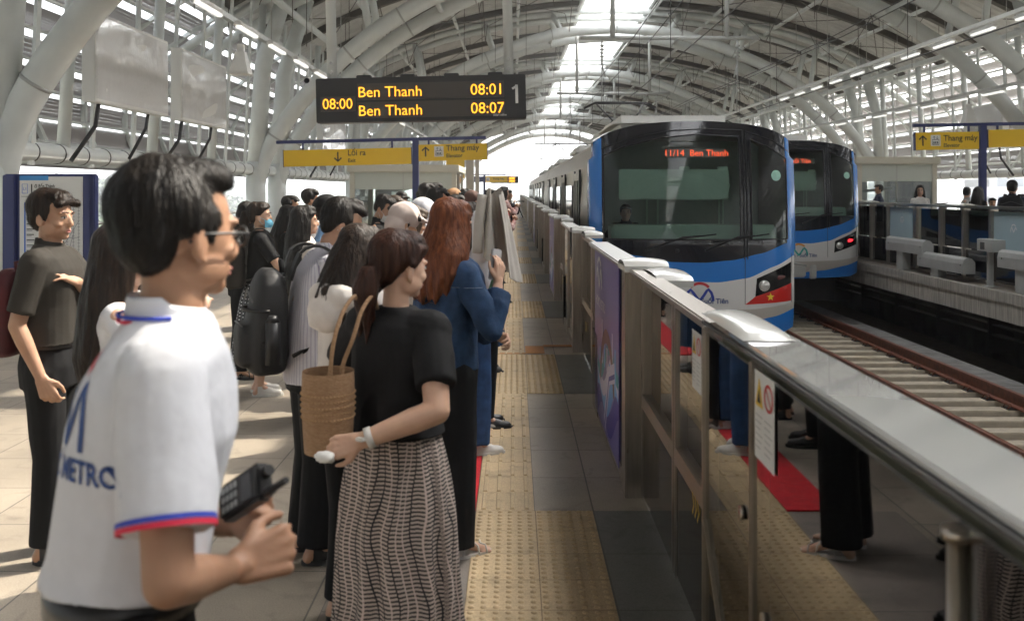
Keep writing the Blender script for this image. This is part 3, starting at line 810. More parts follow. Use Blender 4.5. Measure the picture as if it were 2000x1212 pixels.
for i in range(14):
    o = rb if i == 0 else copy_tree(rb)
    o.location = (0, 10.9+P0*i, 0)
    o['label'] = (['nearest', 'second', 'third', 'fourth', 'fifth', 'sixth'][i]+' bay of the steel and frosted glass fence on the right platform') if i < 6 else ORD[i]+' bay of the right platform fence, beside or behind the second train'

# grey machine boxes and sensors on the right platform edge
def edge_box(y, lab, h=.42, L=1.3):
    t = thing('cable_cabinet', lab, 'cabinet', (7.98, y, .013), group='grey boxes along the right platform edge')
    b = MB(); n_ = 10
    prof_ = [(-.10, 0), (.12, 0), (.12, .20), (.06, .27), (-.02, .29), (-.08, .25), (-.10, .17)]
    vs = [(p[0], 0, p[1]+h-.25) for p in prof_]+[(p[0], L, p[1]+h-.25) for p in prof_]; n = len(prof_)
    b.add(vs, [tuple(range(n)), tuple(range(n, 2*n))[::-1]]+[(i, n+i, n+(i+1) % n, (i+1) % n) for i in range(n)])
    b.build('housing', M_grey, t)
    b = MB(); b.bbox(-.07, .09, L*.55, L*.55+.34, 0, h-.25, .006); b.build('foot', M_grey, t)
    b = MB()
    for q in (.1, L-.15): b.tube([(-.105, q, h-.1), (-.1, q, h-.1)], .014, 8)
    b.build('bolt', M_blkm, t)
edge_box(19.3, 'grey rounded cabinet on the right platform edge nearest the second train', .62, 1.9)
edge_box(17.55, 'lower grey rounded cabinet in front of the first on the right platform edge', .40, 2.0)
edge_box(14.4, 'grey cabinet cut off by the right edge of the picture', .62, 1.9)
t = thing('camera_sensor', 'grey post with a hooded black sensor box on the right platform edge', 'sensor', (7.98, 16.75, .013))
b = MB(); b.box(-.04, .04, -.04, .04, 0, .62); b.box(-.09, .09, -.09, .09, 0, .02); b.build('post', M_grey, t)
b = MB(); b.prism([(-.12, -.32), (-.12, .22), (-.02, .34), (.10, .34), (.10, -.32)], .60, .80); b.build('hood', M_grey, t)
b = MB(); b.box(-.125, -.118, -.05, .10, .63, .75); b.build('lens', M_blk, t)
# ------------------------------------------------------------ trains
def interp(P, x):
    if x <= P[0][0]: return P[0][1]
    for (a, b_) in zip(P, P[1:]):
        if x <= b_[0]:
            t = (x-a[0])/(b_[0]-a[0]); t2 = t*t*(3-2*t)*.35+t*.65
            return a[1]+(b_[1]-a[1])*t2
    return P[-1][1]
HW = 1.44
def fy(x, z):
    """how far the nose face lies behind its foremost point"""
    u = min(1, abs(x)/HW)
    d = .17*u**2+.22*u**8
    if z > .9: d += .055*(z-.9)+.10*max(0, (z-.9)/1.7)**3
    if z < .2: d += .10*((.2-z)/.65)**2
    return d
def roofz(x):
    u = min(1, abs(x)/HW); return 2.60-.16*u**2-.14*u**6
def build_train(name, label, X, Y, cars, lamps, dest, dz=0):
    t = thing(name, label, 'train', (X, Y, dz), group='metro trains in the station')
    F = lambda x, z, o=0.0: Vector((x, fy(x, z)-o, z))
    def band(nm, lo, hi, x0, x1, m, off=.0, nx=40, nz=10, parent=t):
        b = MB(); b.grid(lambda u, v: F(x0+(x1-x0)*u, lo(x0+(x1-x0)*u)+(hi(x0+(x1-x0)*u)-lo(x0+(x1-x0)*u))*v, off), nx, nz)
        return b.build(nm, m, parent)
    kb = lambda x: interp([(-1.44, .97), (-1.3, .90), (-.9, .74), (-.35, .645), (.1, .635), (.5, .67), (.9, .76), (1.3, .90), (1.44, .97)], x)   # black/blue
    bw = lambda x: interp([(-1.44, .72), (-1.1, .58), (-.6, .44), (-.1, .375), (.3, .365), (.7, .42), (1.1, .58), (1.44, .72)], x)            # blue/white
    ws = lambda x: interp([(-1.44, .06), (-.8, -.01), (0, -.03), (.8, -.01), (1.44, .06)], x)
    sb = lambda x: interp([(-1.44, -.03), (-1.1, -.12), (-.6, -.22), (0, -.27), (.6, -.22), (1.1, -.12), (1.44, -.03)], x)
    bot = lambda x: interp([(-1.44, -.30), (-1.2, -.37), (0, -.40), (1.2, -.37), (1.44, -.30)], x)
    top = lambda x: roofz(x)
    def wtf(x): return interp([(-1.31, 2.09), (-1.27, 2.12), (-1.0, 2.24), (-.5, 2.36), (0, 2.41), (.60, 2.38), (.76, 2.34), (1.0, 2.25), (1.30, 2.08), (1.31, 2.07)], x)
    nm_ = band('nose_mask', kb, lambda x: .957, -1.31, 1.31, M_tmask, 0, 60, 8)
    band('nose_brow', wtf, top, -1.31, 1.31, M_tmask, 0, 60, 10)
    band('nose_pillar', lambda x: .957, wtf, -1.31, -1.268, M_tmask, 0, 3, 20); band('nose_pillar', lambda x: .957, wtf, .598, .762, M_tmask, 0, 6, 20); band('nose_pillar', lambda x: .957, wtf, 1.298, 1.31, M_tmask, 0, 2, 20)
    band('blue_stripe', bw, kb, -HW, HW, M_blue, 0, 60, 6)
    band('white_panel', ws, bw, -HW, HW, M_twht, 0, 60, 6)
    band('silver_panel', sb, ws, -HW, HW, M_silver, 0, 60, 4)
    band('blue_skirt', bot, sb, -HW, HW, M_blue, 0, 60, 4)
    # blue corner posts
    for s in (-1, 1):
        b = MB()
        prof_ = [(0, 0), (.015, .10), (.03, .25), (.03, .42)]
        zs = [-.30, -.1, .2, .6, 1.0, 1.5, 2.0, 2.25, 2.33]
        def cp(u, v):
            z = .80+(roofz(1.33)-.80)*v; w = .02 if z > 2.1 else 0
            if u < .5: x = 1.295+(HW+.005-w*3-1.295)*u*2; return (s*x, fy(min(x, HW), z)-.006-.012*math.sin(u*2*3.14), z-.10*max(0, v-.8)*5*(u*2)**2*.6)
            return (s*(HW+.018-w*3), fy(HW, z)+(u-.5)*.7, z-.06*max(0, v-.8)*5)
        b.grid(cp, 12, 20)
        b.build('corner_post', M_blue, t)
    # windscreen and side window (dark glass, thin raised frame)
    wt = lambda x: interp([(-1.27, 2.12), (-1.0, 2.24), (-.5, 2.36), (0, 2.41), (.60, 2.38)], x)
    wt2 = lambda x: interp([(.76, 2.34), (1.0, 2.25), (1.30, 2.08)], x)
    band('windscreen', lambda x: .955, wt, -1.27, .60, G_wind, .012, 40, 20)
    band('side_window', lambda x: .955, wt2, .76, 1.30, G_wind, .012, 16, 20)
    fm = MB()
    def frame(pts, w=.022, off=.02):
        for (a, c) in zip(pts, pts[1:]):
            n_ = 10
            for i in range(n_):
                p = [a[0]+(c[0]-a[0])*i/n_, a[1]+(c[1]-a[1])*i/n_]; q = [a[0]+(c[0]-a[0])*(i+1)/n_, a[1]+(c[1]-a[1])*(i+1)/n_]
                fm.tube([F(p[0], p[1], off-.008), F(q[0], q[1], off-.008)], w/2, 5, cap=False)
    frame([(-1.27, .955), (.60, .955), (.60, 2.38)]+[(x, wt(x)) for x in (.3, 0, -.5, -1.0, -1.27)]+[(-1.27, .955)])
    frame([(.76, .955), (1.30, .955), (1.30, 2.08), (1.0, 2.25), (.76, 2.34), (.76, .955)])
    frame([(.655, .68), (.655, 2.46)], .016); frame([(.70, .68), (.70, 2.45)], .016)
    frame([(-1.3, 2.22), (-.9, 2.36), (-.4, 2.46), (.1, 2.49), (.66, 2.47)], .012); frame([(.70, 2.46), (1.1, 2.33), (1.38, 2.16)], .012)
    fm.build('window_frame', M_blkm, t)
    dr = MB()
    for (a, c) in (((.665, .06), (.665, .70)), ((1.385, .06), (1.385, .75))): 
        for i in range(8): dr.tube([F(a[0], a[1]+(c[1]-a[1])*i/8, .001), F(a[0], a[1]+(c[1]-a[1])*(i+1)/8, .001)], .004, 4, cap=False)
    dr.build('door_seam', M_blkm, t)
    # things seen behind the glass: blind, desk, driver
    b = MB(); b.bbox(-1.05, .50, .32, .36, 1.50, 1.93, .015); b.bbox(-1.15, 1.2, .40, .95, .72, 1.14, .03); b.build('cab_desk', M_cab, t)
    b = MB(); b.box(-1.3, 1.3, 1.9, 2.0, .3, 2.4)
    b.build('cab_wall', mat('cab_wall', (.34, .38, .36), .7), t)
    b = MB()
    for x in (-.12, 1.02-.1 if False else .42): b.bbox(x-.07, x+.07, .33, .40, 1.80, 1.97, .01); b.tube([(x, .36, 1.80), (x+.01, .36, 1.62), (x+.08, .36, 1.6), (x+.10, .36, 1.72)], .008, 5)
    for x in (-.45, -.28, .68, .74): b.box(x-.012, x+.012, 1.86, 1.89, 1.0, 1.6)
    b.build('cab_fitting', M_cab2, t)
    # destination display
    b = MB(); b.grid(lambda u, v: F(-.40+.80*u, 2.085+.125*v, .016), 10, 2); b.build('display', M_disp, t)
    vs, fs = text_mesh(dest, .125, 'CENTER'); b = MB(); b.add([F(v[0], 2.108+v[1], .022) for v in vs], fs); b.build('display_text', M_ledr, t)
    # headlight clusters: black wedge with round lamp and red marker; red flag wedge with yellow star below it
    for s in (-1, 1):
        def quad(nm, P, m, off):
            b = MB(); b.grid(lambda u, v: F(s*((P[0][0]*(1-u)+P[1][0]*u)*(1-v)+(P[3][0]*(1-u)+P[2][0]*u)*v), (P[0][1]*(1-u)+P[1][1]*u)*(1-v)+(P[3][1]*(1-u)+P[2][1]*u)*v, off), 14, 6)
            if s < 0: b.f = [f[::-1] for f in b.f]
            return b.build(nm, m, t)
        quad('lamp_cluster', [(.81, .165), (1.37, .335), (1.37, .63), (.83, .415)], M_blk, .006)
        cx, cz = .935, .315
        b = MB()
        for k in range(8): b.tube([F(s*cx, cz, .0+.004*k), F(s*cx, cz, .004+.004*k)], .082-.003*k*.3, 20, cap=k == 7)
        hl = b.build('headlight', M_alu2, t)
        b = MB(); b.ell(F(s*cx, cz, .034), (.068, .016, .068), nu=20); b.build('lens', M_lens if not lamps else M_lens, hl)
        b = MB(); b.ell(F(s*1.17, .42, .010), (.085, .012, .032), Matrix.Rotation(R(-12*s), 3, 'Y'), nu=18); b.build('tail_light', M_ledr2 if lamps else M_taild, t)
        if name == 'front':
            pass
        if flag_on[name]:
            quad('flag_panel', [(.665, .055), (1.375, .085), (1.375, .335), (.81, .165)] if True else None, M_red, .004)
            b = MB(); st = []
            for k in range(10):
                rr = .062 if k % 2 == 0 else .025; st.append((s*1.03+rr*math.sin(math.pi*k/5), .155+rr*math.cos(math.pi*k/5)))
            b.add([F(s*1.03, .155, .009)]+[F(p[0], p[1], .009) for p in st], [(0, 1+k, 1+(k+1) % 10) for k in range(10)]); b.build('star', mat('star_yellow', (.85, .62, .03), .4), t)
    # emblem and line name on the white panel
    logo('emblem', lambda q: F(.03+q.x, .225+q.y, .006), .19, logo_m[name], t)
    vs, fs = text_mesh('Bến Thành - Suối Tiên', .10, 'RIGHT', bold=.002); b = MB(); b.add([F(v[0]+.43, .075+v[1], .008) for v in vs], fs); b.build('line_name', M_lognavy, t)
    # wipers
    b = MB()
    b.tube([F(-.72, .80, .035), F(-.2, .99, .045), F(.05, 1.01, .04)], [.018, .012, .008], 6); b.tube([F(-.45, .94, .05), F(.25, 1.03, .05)], .010, 5)
    b.tube([F(.10, .80, .035), F(.55, .99, .045), F(.8, 1.01, .04)], [.018, .012, .008], 6); b.tube([F(.2, .92, .05), F(1.0, 1.03, .05)], .010, 5)
    b.ell(F(-.28, .80, .01), (.03, .012, .03)); b.build('wiper', M_blkm, t)
    # round sticker
    b = MB(); c = F(1.13, 1.84, .018)
    b.add([c]+[F(1.13+.075*math.cos(2*math.pi*k/20), 1.84+.075*math.sin(2*math.pi*k/20), .018) for k in range(20)], [(0, 1+k, 1+(k+1) % 20) for k in range(20)]); b.build('sticker', mat('sticker_mint', (.35, .62, .52), .5), t)
    # coupler
    b = MB(); b.bbox(-.62, .50, .15, .2, -.36, -.04, .03); b.build('coupler_recess', M_blk, t)
    b = MB(); b.bbox(-.16, .16, -.10, .3, -.36, -.12, .03); b.bbox(-.30, -.2, -.02, .2, -.34, -.14, .02); b.tube([(-.3, .05, -.1), (-.1, -.08, -.05), (.2, .0, -.12)], .025, 6); b.bbox(.28, .42, .0, .2, -.40, -.1, .02); b.build('coupler', M_grey, t)
    # car bodies
    n_ = 16
    sec = [(HW, -.45), (HW+.01, .4), (HW+.01, 1.4), (HW-.02, 2.0), (HW-.10, 2.28), (HW-.32, 2.44), (.7, 2.55), (0, 2.60)]
    secL = [(-x, z) for (x, z) in sec]; ring = sec+secL[::-1][1:]
    for c in range(cars):
        ya = (.78 if c == 0 else c*20.3+.15); yb = (c+1)*20.3-.15
        car = t
        b = MB(); n2 = len(ring)
        rings = [ya, yb]
        vs = [(p[0], yy, p[1]) for yy in rings for p in ring]
        b.add(vs, [(i, i+1, n2+i+1, n2+i) for i in range(n2-1)], 0, False)
        b.add([(p[0], ya, p[1]) for p in ring], [tuple(range(n2))] if c else [], 0); b.add([(p[0], yb, p[1]) for p in ring], [tuple(range(n2))[::-1]], 0)
        for i_ in range(4): 
            for s in (-1, 1): b.box(s*(HW+.014)-.008, s*(HW+.014)+.008, ya+.4, yb-.1, .62+i_*.035-.1, .63+i_*.035-.1)
        body = b.build('car_body', M_train, t)
        wb = MB(); db = MB(); fb_ = MB()
        for k in range(4):
            yc = c*20.3+3.2+k*4.65
            for s in (-1, 1):
                xx = s*(HW+.014)
                for q in (-.34, .34):
                    db.box(xx-.02, xx+.004, yc+q-.32, yc+q+.32, -.02, 1.92)
                    wb.box(xx-.02, xx+.010, yc+q-.20, yc+q+.20, .75, 1.80)
                fb_.box(xx-.02, xx+.014, yc-.70, yc-.66, -.02, 1.97); fb_.box(xx-.02, xx+.014, yc+.66, yc+.70, -.02, 1.97)
                if k < 3: wb.box(xx-.02, xx+.006, yc+1.35, yc+3.3, .85, 1.72)
        split(db.build('door', M_train2, body)); split(wb.build('window', M_blk, body)); split(fb_.build('door_post', M_blkm, body))
        u = MB()
        for q in (4.5, 12.5): u.bbox(-.85, .85, ya+q, ya+q+3.2, 2.56, 2.86, .1)
        split(u.build('air_conditioner', M_bwhite, body))
        v = MB(); v.box(-1.2, 1.2, ya+.5, yb-.3, -1.0, -.46); 
        for yy in (ya+2.2, ya+4.3, yb-4.3, yb-2.2):
            for s in (-1, 1): v.tube([(s*.66, yy, -.80), (s*.78, yy, -.80)], .40, 20)
        v.build('underframe', M_blkm, body)
    # nose roof shell joining the mask to the body
    b = MB()
    def shell(u, v):
        x = -HW+2*HW*u; z = top(x); y = fy(x, z)
        yb = .65; zz = z+(interp([(-1.44, 2.0), (-1.34, 2.28), (-1.12, 2.44), (-.7, 2.55), (0, 2.60), (.7, 2.55), (1.12, 2.44), (1.34, 2.28), (1.44, 2.0)], x)-z)*v*.2
        return (x, y+(max(yb, y+.2)+.6-y)*v, zz+.035*math.sin(v*1.57))
    b.grid(shell, 60, 8); b.build('nose_roof', M_tmask, t)
    # pantograph on the roof
    for (py_) in ((9.5, 30.0) if cars > 1 else (9.5,)):
        p = MB(); 
        for s in (-1, 1):
            p.tube([(s*.5, py_+.9, 2.8), (s*.25, py_-.1, 3.25), (s*.55, py_+.6, 3.68)], .022, 6); p.tube([(s*.45, py_-.4, 2.72), (s*.45, py_+1.2, 2.72)], .03, 6)
        for q in (0, .3): p.tube([(-.85, py_+.5+q, 3.60), (-.6, py_+.5+q, 3.72), (.6, py_+.5+q, 3.72), (.85, py_+.5+q, 3.60)], .022, 6)
        for s in (-1, 1):
            for q in (-.4, 1.2): p.tube([(s*.45, py_+q, 2.58), (s*.45, py_+q, 2.74)], .05, 8)
        p.build('pantograph', M_blkm, t)
    b = MB(); b.bbox(-.95, .95, 2.0, 5.2, 2.57, 2.82, .12); b.build('roof_fairing', M_bwhite, t)
    return t
M_tmask = mat('train_mask', (.012, .013, .020), .10, coat=.6)
M_silver = mat('train_silver', (.54, .51, .47), .32, .25)
M_train2 = mat('train_door', (.52, .48, .43), .30, 1, var=.05)
M_cab = mat('cab_green', (.42, .52, .47), .6)
M_cab2 = mat('cab_fit', (.50, .62, .55), .5)
M_disp = mat('display_back', (.03, .045, .04), .3)
M_lens = mat('lamp_lens', (.75, .75, .72), .12, .6)
M_ledr2 = mat('tail_lit', (.5, .01, .01), .4, emit=(1, .02, .03), es=.55)
M_taild = mat('tail_unlit', (.10, .006, .008), .2)
M_lognavy = mat('logo_navy', (.02, .06, .22), .5)
M_logblue = mat('logo_blue', (.02, .05, .36), .4); M_logred = mat('logo_red', (.55, .03, .04), .4)
M_logteal = mat('logo_teal', (.03, .38, .34), .4); M_logor = mat('logo_orange', (.75, .32, .03), .4)
G_wind = glass('windscreen_glass', (.74, .86, .81), 1.42)
flag_on = {'metro_train': True, 'metro_train_b': False}
flag_on = {'metro_train': True}
logo_m = {'metro_train': [M_logblue, M_logred]}
T1 = build_train('metro_train', 'front blue and silver metro train with a red flag panel, arriving beside the fence', 2.52, 13.75, 3, False, '11/14  Ben Thanh')
flag_on = {'metro_train': False}; logo_m = {'metro_train': [M_logteal, M_logor]}
T2 = build_train('metro_train', 'second blue and silver metro train farther back on the right track, red tail lamp lit', 6.12, 21.6, 3, True, '00 Suối Tiên', .12)

# ------------------------------------------------------------ departure board and signs
bd_ = thing('departure_board', 'hanging black LED departure board reading Ben Thanh 08:01 and 08:07', 'departure board', (0, 9.6, 0), rot=(0, R(-1.3), 0))
# rotation about the origin shifts x little; keep coordinates in local frame
K = 9.6/1950
def bx_(px_): return (px_-1005)*K
def bz_(py_): return EYE-(py_-372)*K
ang = R(1.3)
def sx(x): return x
x0, x1 = bx_(621), bx_(1027); zt, zb = bz_(151.5), bz_(237.5)
zc = (zt+zb)/2; xc = (x0+x1)/2
bd_.location = (xc, 9.6, zc)
def L(px_, py_): return (bx_(px_)-xc, bz_(py_)-zc)
w2 = (x1-x0)/2; h2 = (zt-zb)/2
b = MB(); b.bbox(-w2, w2, -.10, .10, -h2, h2, .008)
for k in range(4): b.bbox(-w2+.38+k*.42, -w2+.52+k*.42, -.05, .05, h2-.002, h2+.03, .006)
b.build('housing', M_blkm, bd_)
M_scr = mat('led_screen', (.055, .048, .042), .35)
b = MB()
b.box(L(630, 0)[0], L(697, 0)[0], -.106, -.10, L(0, 216)[1], L(0, 187)[1]); b.box(L(701, 0)[0], L(985, 0)[0], -.106, -.10, L(0, 195)[1], L(0, 163)[1]); b.box(L(701, 0)[0], L(985, 0)[0], -.106, -.10, L(0, 230)[1], L(0, 199)[1])
b.build('screen', M_scr, bd_)
def led(s, px_, py_, size, m=M_led, al='LEFT', xs=1.0, bold=0, name='led_text'):
    q = L(px_, py_); M = Matrix.Translation((q[0], -.108, q[1])) @ Matrix.Rotation(R(90), 4, 'X')
    write(name, s, M, size, m, bd_, al, .001, bold, 1, xs)
led('Ben Thanh', 702, 189.5, .142, xs=1.0); led('08:01', 985, 189.5, .148, al='RIGHT', xs=.98)
led('Ben Thanh', 702, 225.5, .142, xs=1.0); led('08:07', 985, 225.5, .148, al='RIGHT', xs=.98)
led('08:00', 633.5, 211, .142, xs=.92)
q1 = L(1008, 190); b = MB(); f1 = lambda v: Vector((q1[0]+v.x, -.109, q1[1]+v.y)); ribbon(b, [(.006, -.088), (.006, .088)], .026, f1); ribbon(b, [(-.036, .050), (.012, .078)], .022, f1); b.build('platform_number', M_bwhite, bd_); led('solari udine', 963, 231.5, .034, M_bwhite, xs=.8, name='maker_lettering')
b = MB()
for p_ in (650, 995): b.tube([(bx_(p_)-xc, 0, h2), (bx_(p_)-xc, 0, 6.2)], .048, 14)
split(b.build('pole', M_white, bd_))
b = MB()
for p_ in (650, 995): b.tube([(bx_(p_)-xc, -.055, h2+.06), (bx_(p_)-xc, -.045, h2+.06)], .016, 8); b.tube([(bx_(p_)-xc, -.055, h2+.15), (bx_(p_)-xc, -.045, h2+.15)], .016, 8)
b.build('bolt', M_grey, bd_)

def arrow(mb, f, x, y, s, up=True, mi=0):
    d = 1 if up else -1
    ribbon(mb, [(x, y-d*s*.5), (x, y+d*s*.48)], s*.14, f, mi); ribbon(mb, [(x-s*.36, y+d*s*.10), (x, y+d*s*.46), (x+s*.36, y+d*s*.10)], s*.15, f, mi)
def lift_icon(mb, f, x, y, s, mi_w, mi_k):
    g = lambda q: f(Vector((q.x, q.y, .0012)))
    ribbon(mb, [(x-s*.5, y), (x+s*.5, y)], s*1.12, f, mi_w)
    P_ = [(x-s*.33, y-s*.42), (x+s*.33, y-s*.42), (x+s*.33, y+s*.08), (x-s*.33, y+s*.08), (x-s*.33, y-s*.42)]
    ribbon(mb, P_, s*.06, g, mi_k)
    for k in (-1, 0, 1): ribbon(mb, [(x+k*s*.18, y-s*.34), (x+k*s*.18, y-s*.1)], s*.11, g, mi_k)
    arrow(mb, g, x-s*.16, y+s*.28, s*.3, True, mi_k); arrow(mb, g, x+s*.16, y+s*.28, s*.3, False, mi_k)
def wsign(label, y, px_post, hbar, panels, tilt=1.3, x_shift=0):
    K2 = y/1950
    xp = (px_post-1005)*K2
    t = thing('direction_sign', label, 'sign', (xp, y, 0))
    Mr = Matrix.Rotation(-R(tilt), 4, 'Y')
    zc_ = EYE+(372-(hbar[2]))*K2
    def g(px_, py_): return ((px_-px_post)*K2, EYE-(py_-372)*K2)
    P_ = MB(); P_.bbox(-.068, .068, -.068, .068, 0, g(0, hbar[2])[1]+.02, .01); P_.build('post', M_navy, t)
    a = g(hbar[0], hbar[2]); c = g(hbar[1], hbar[2])
    T0 = Matrix.Translation((0, 0, a[1])) @ Mr @ Matrix.Translation((0, 0, -a[1]))
    b = MB(); b.bbox(a[0], c[0], -.05, .05, a[1]-.035, a[1]+.035, .006, M=T0); b.build('crossbar', M_navy, t)
    for (x0_, x1_, yt, yb, items) in panels:
        A = g(x0_, yt); B = g(x1_, yb)
        b = MB(); b.bbox(A[0], B[0], -.05, .05, B[1], A[1], .006, 0, M=T0)
        for q in (.15, .85): xx = A[0]+(B[0]-A[0])*q; b.box(xx-.02, xx+.02, -.02, .02, A[1], a[1]-.03, 1, M=T0)
        b.box(A[0]-.012, A[0], -.054, .054, B[1]-.01, A[1]+.01, 1, M=T0); b.box(B[0], B[0]+.012, -.054, .054, B[1]-.01, A[1]+.01, 1, M=T0)
        pn = b.build('sign_panel', [M_yel, M_navy], t)
        for it in items:
            if it[0] == 't':
                q = g(it[2], it[3]); M = T0 @ Matrix.Translation((q[0], -.053, q[1])) @ Matrix.Rotation(R(90), 4, 'X')
                write('lettering', it[1], M, it[4]*K2, M_black_text, pn, 'LEFT', .001, .002, 1, it[5] if len(it) > 5 else .95)
            else:
                q = g(it[1], it[2]); M = T0 @ Matrix.Translation((q[0], -.0545, q[1])) @ Matrix.Rotation(R(90), 4, 'X')
                f = lambda v, M=M: M @ Vector((v.x, v.y, v.z))
                b = MB()
                if it[0] == 'up': arrow(b, f, 0, 0, it[3]*K2, True, 0)
                if it[0] == 'down': arrow(b, f, 0, 0, it[3]*K2, False, 0)
                if it[0] == 'lift': lift_icon(b, f, 0, 0, it[3]*K2, 1, 0)
                b.build('arrow' if it[0] != 'lift' else 'lift_symbol', [M_black_text, M_bwhite], pn)
    return t
wsign('yellow direction sign reading Exit and Elevator on a navy post above the crowd', 22, 812, (540, 949, 272), [
    (554, 803, 288, 320, [('down', 660, 303, 19), ('t', 'Lối ra', 679, 301, 15.5), ('t', 'Exit', 679.5, 314, 10)]),
    (817, 951, 283, 315, [('up', 831, 297, 19), ('lift', 857, 297, 18), ('t', 'Thang máy', 871, 296, 15.5), ('t', 'Elevator', 871, 309, 10)])])
wsign('yellow Thang máy Elevator sign on a navy post over the right platform', 22, 1919, (1783, 2060, 243), [
    (1786, 1910, 257, 291, [('up', 1800, 273, 20), ('lift', 1825, 273, 19), ('t', 'Thang máy', 1840, 274, 16), ('t', 'Elevator', 1840, 286, 10)]),
    (1928, 2060, 254, 288, [])], 1.0)
wsign('small distant yellow elevator sign near the far end of the left platform', 60, 946, (919, 990, 341), [
    (948, 991, 344, 356, [('t', 'Thang máy', 962, 351, 5.5), ('lift', 953, 350, 6)])], .4)
b = MB(); b.box(-2.6, -1.84, 60.05, 60.15, EYE+.50, EYE+.85); b.build('blank_navy_panel', M_navy, label='plain navy panel hanging left of the distant Thang máy sign', cat='sign')
t = thing('departure_board', 'tiny distant departure board with amber rows beyond the small Thang máy sign', 'departure board', (-.6, 63, EYE+.68))
b = MB(); b.bbox(-.9, .85, -.08, .08, -.22, .22, .01); b.build('housing', M_blkm, t)
b = MB(); b.box(.25, .62, -.09, -.082, .03, .15); b.box(.25, .62, -.09, -.082, -.14, -.02); b.build('screen', M_led, t)
# route map board on the left
mb_ = thing('route_map_board', 'navy framed route map board behind the man in the black polo', 'map board', (-5.02, 10.9, 0), R(-3))
b = MB(); b.bbox(-.54, .46, -.05, .05, .35, 1.81, .01); b.bbox(-.54, -.40, -.09, .05, 0, 1.80, .01); b.bbox(.40, .47, -.05, .05, 0, 1.80, .01); b.build('frame', M_navy, mb_)
b = MB(); b.box(-.36, .34, -.06, -.051, .62, 1.78); b.build('map_sheet', M_bwhite, mb_)
b = MB(); b.box(-.36, -.04, -.063, -.060, 1.74, 1.79); b.build('header_strip', mat('header_blue', (.03, .25, .62), .4), mb_)
Mt = Matrix.Translation((0, -.062, 0)) @ Matrix.Rotation(R(90), 4, 'X')
f = lambda q: Mt @ Vector((q.x, q.y, .0015))
b = MB(); rn = random.Random(4)
ribbon(b, [(-.33, 1.60), (-.33, 1.70), (-.27, 1.70), (-.27, 1.60), (-.33, 1.60)], .006, f, 1)
ribbon(b, [(-.34, 1.565), (-.06, 1.565)], .004, f, 0)
ribbon(b, [(-.30, 1.50), (-.30, .72)], .016, f, 1)
for k in range(14):
    z = 1.50-k*.058; ribbon(b, [(-.28, z), (-.28+rn.uniform(.07, .14), z)], .010, f, 0); ribbon(b, [(-.28, z-.016), (-.28+rn.uniform(.05, .10), z-.016)], .006, f, 2)
for (xa, z0, z1) in ((.00, 1.25, 1.64), (.10, .98, 1.55), (.17, .9, 1.42), (.24, 1.0, 1.50), (.30, .78, 1.45)):
    ribbon(b, [(xa, z0), (xa, z1)], .004, f, 2)
    z = z0
    while z < z1: ribbon(b, [(xa-.014, z), (xa+.014, z)], .004, f, 2); z += .035
for (a, c) in (((.0, 1.3), (.14, 1.12)), ((.05, 1.12), (.30, 1.12)), ((.10, .98), (.30, 1.3)), ((.02, .9), (.24, .9)), ((.17, .9), (.25, 1.2)), ((.0, 1.0), (.12, 1.0))): ribbon(b, [a, c], .005, f, 2)
ribbon(b, arc(.24, .68, .018, 0, 360, 14), .008, f, 1)
for k in range(3): ribbon(b, [(.05, .70-k*.02), (.20, .70-k*.02)], .006, f, 2)
b.build('map_lines', [M_black_text, mat('map_blue', (.03, .15, .6), .5), mat('map_grey', (.22, .22, .24), .5)], mb_)
write('lettering', 'L1', Mt @ Matrix.Translation((-.322, 1.635, 0)), .045, MATS['map_blue'], mb_, off=.002)
write('lettering', '1', Mt @ Matrix.Translation((-.248, 1.605, 0)), .135, M_black_text, mb_, off=.002, xs=.7, bold=.003)
write('lettering', 'đi Bến Thành', Mt @ Matrix.Translation((-.195, 1.66, 0)), .055, M_black_text, mb_, off=.002, xs=.75, bold=.001)
write('lettering', 'for Ben Thanh', Mt @ Matrix.Translation((-.195, 1.605, 0)), .036, M_black_text, mb_, off=.002, xs=.8, bold=.001)

# glossy blank panels hanging in front of the louvres
M_film = mat('wrinkled_film', (.74, .74, .74), .10, bump=1.0, bscale=3.2, coat=.6, stretch=(1, 1, .6))
def film(x, y0, y1, z0, z1, lab):
    t = thing('blank_advert_box', lab, 'light box', group='blank film covered advert boxes along the walls')
    s = 1 if x < CX else -1
    b = MB(); b.bbox(x-.10, x+.10, y0, y1, z0, z1, .01); b.build('box', M_bwhite, t)
    b = MB()
    b.grid(lambda u, v: (x+s*(.106+.012*noise.noise(Vector((u*4, v*5, x+y0)))), y0+.05+(y1-y0-.1)*u, z0+.05+(z1-z0-.1)*v), 16, 16); b.build('film', M_film, t)
    c = MB(); c.tube([(x-.05*s, y0+.5, z0), (x-.08*s, y0+.45, z0-.35), (x-.35*s, y0+.2, z0-.9)], .035, 8); c.tube([(x-.05*s, y1-.6, z0), (x-.08*s, y1-.62, z0-.25), (x-.35*s, y1-.7, z0-.8)], .03, 8); split(c.build('cable', M_blkm, t))
film(-6.45, 15.1, 18.3, 2.98, 4.35, 'nearest blank film covered advert box on the left, large and square')
film(-6.45, 19.0, 22.0, 2.98, 4.35, 'second blank film covered advert box on the left, beside the twin columns')
film(-6.45, 33.0, 37.5, 2.98, 4.35, 'blank advert box glimpsed between the arch foot and the departure board')
film(mirror(-6.45), 27.0, 29.6, 2.98, 4.35, 'blank advert box on the right wall just beside the second train roof')
film(mirror(-6.45), 30.8, 33.2, 2.98, 4.35, 'farther blank advert box on the right wall behind the first one')
film(mirror(-6.45), 21.0, 23.5, 3.2, 4.5, 'blank advert box hanging above the right hand Thang máy sign')

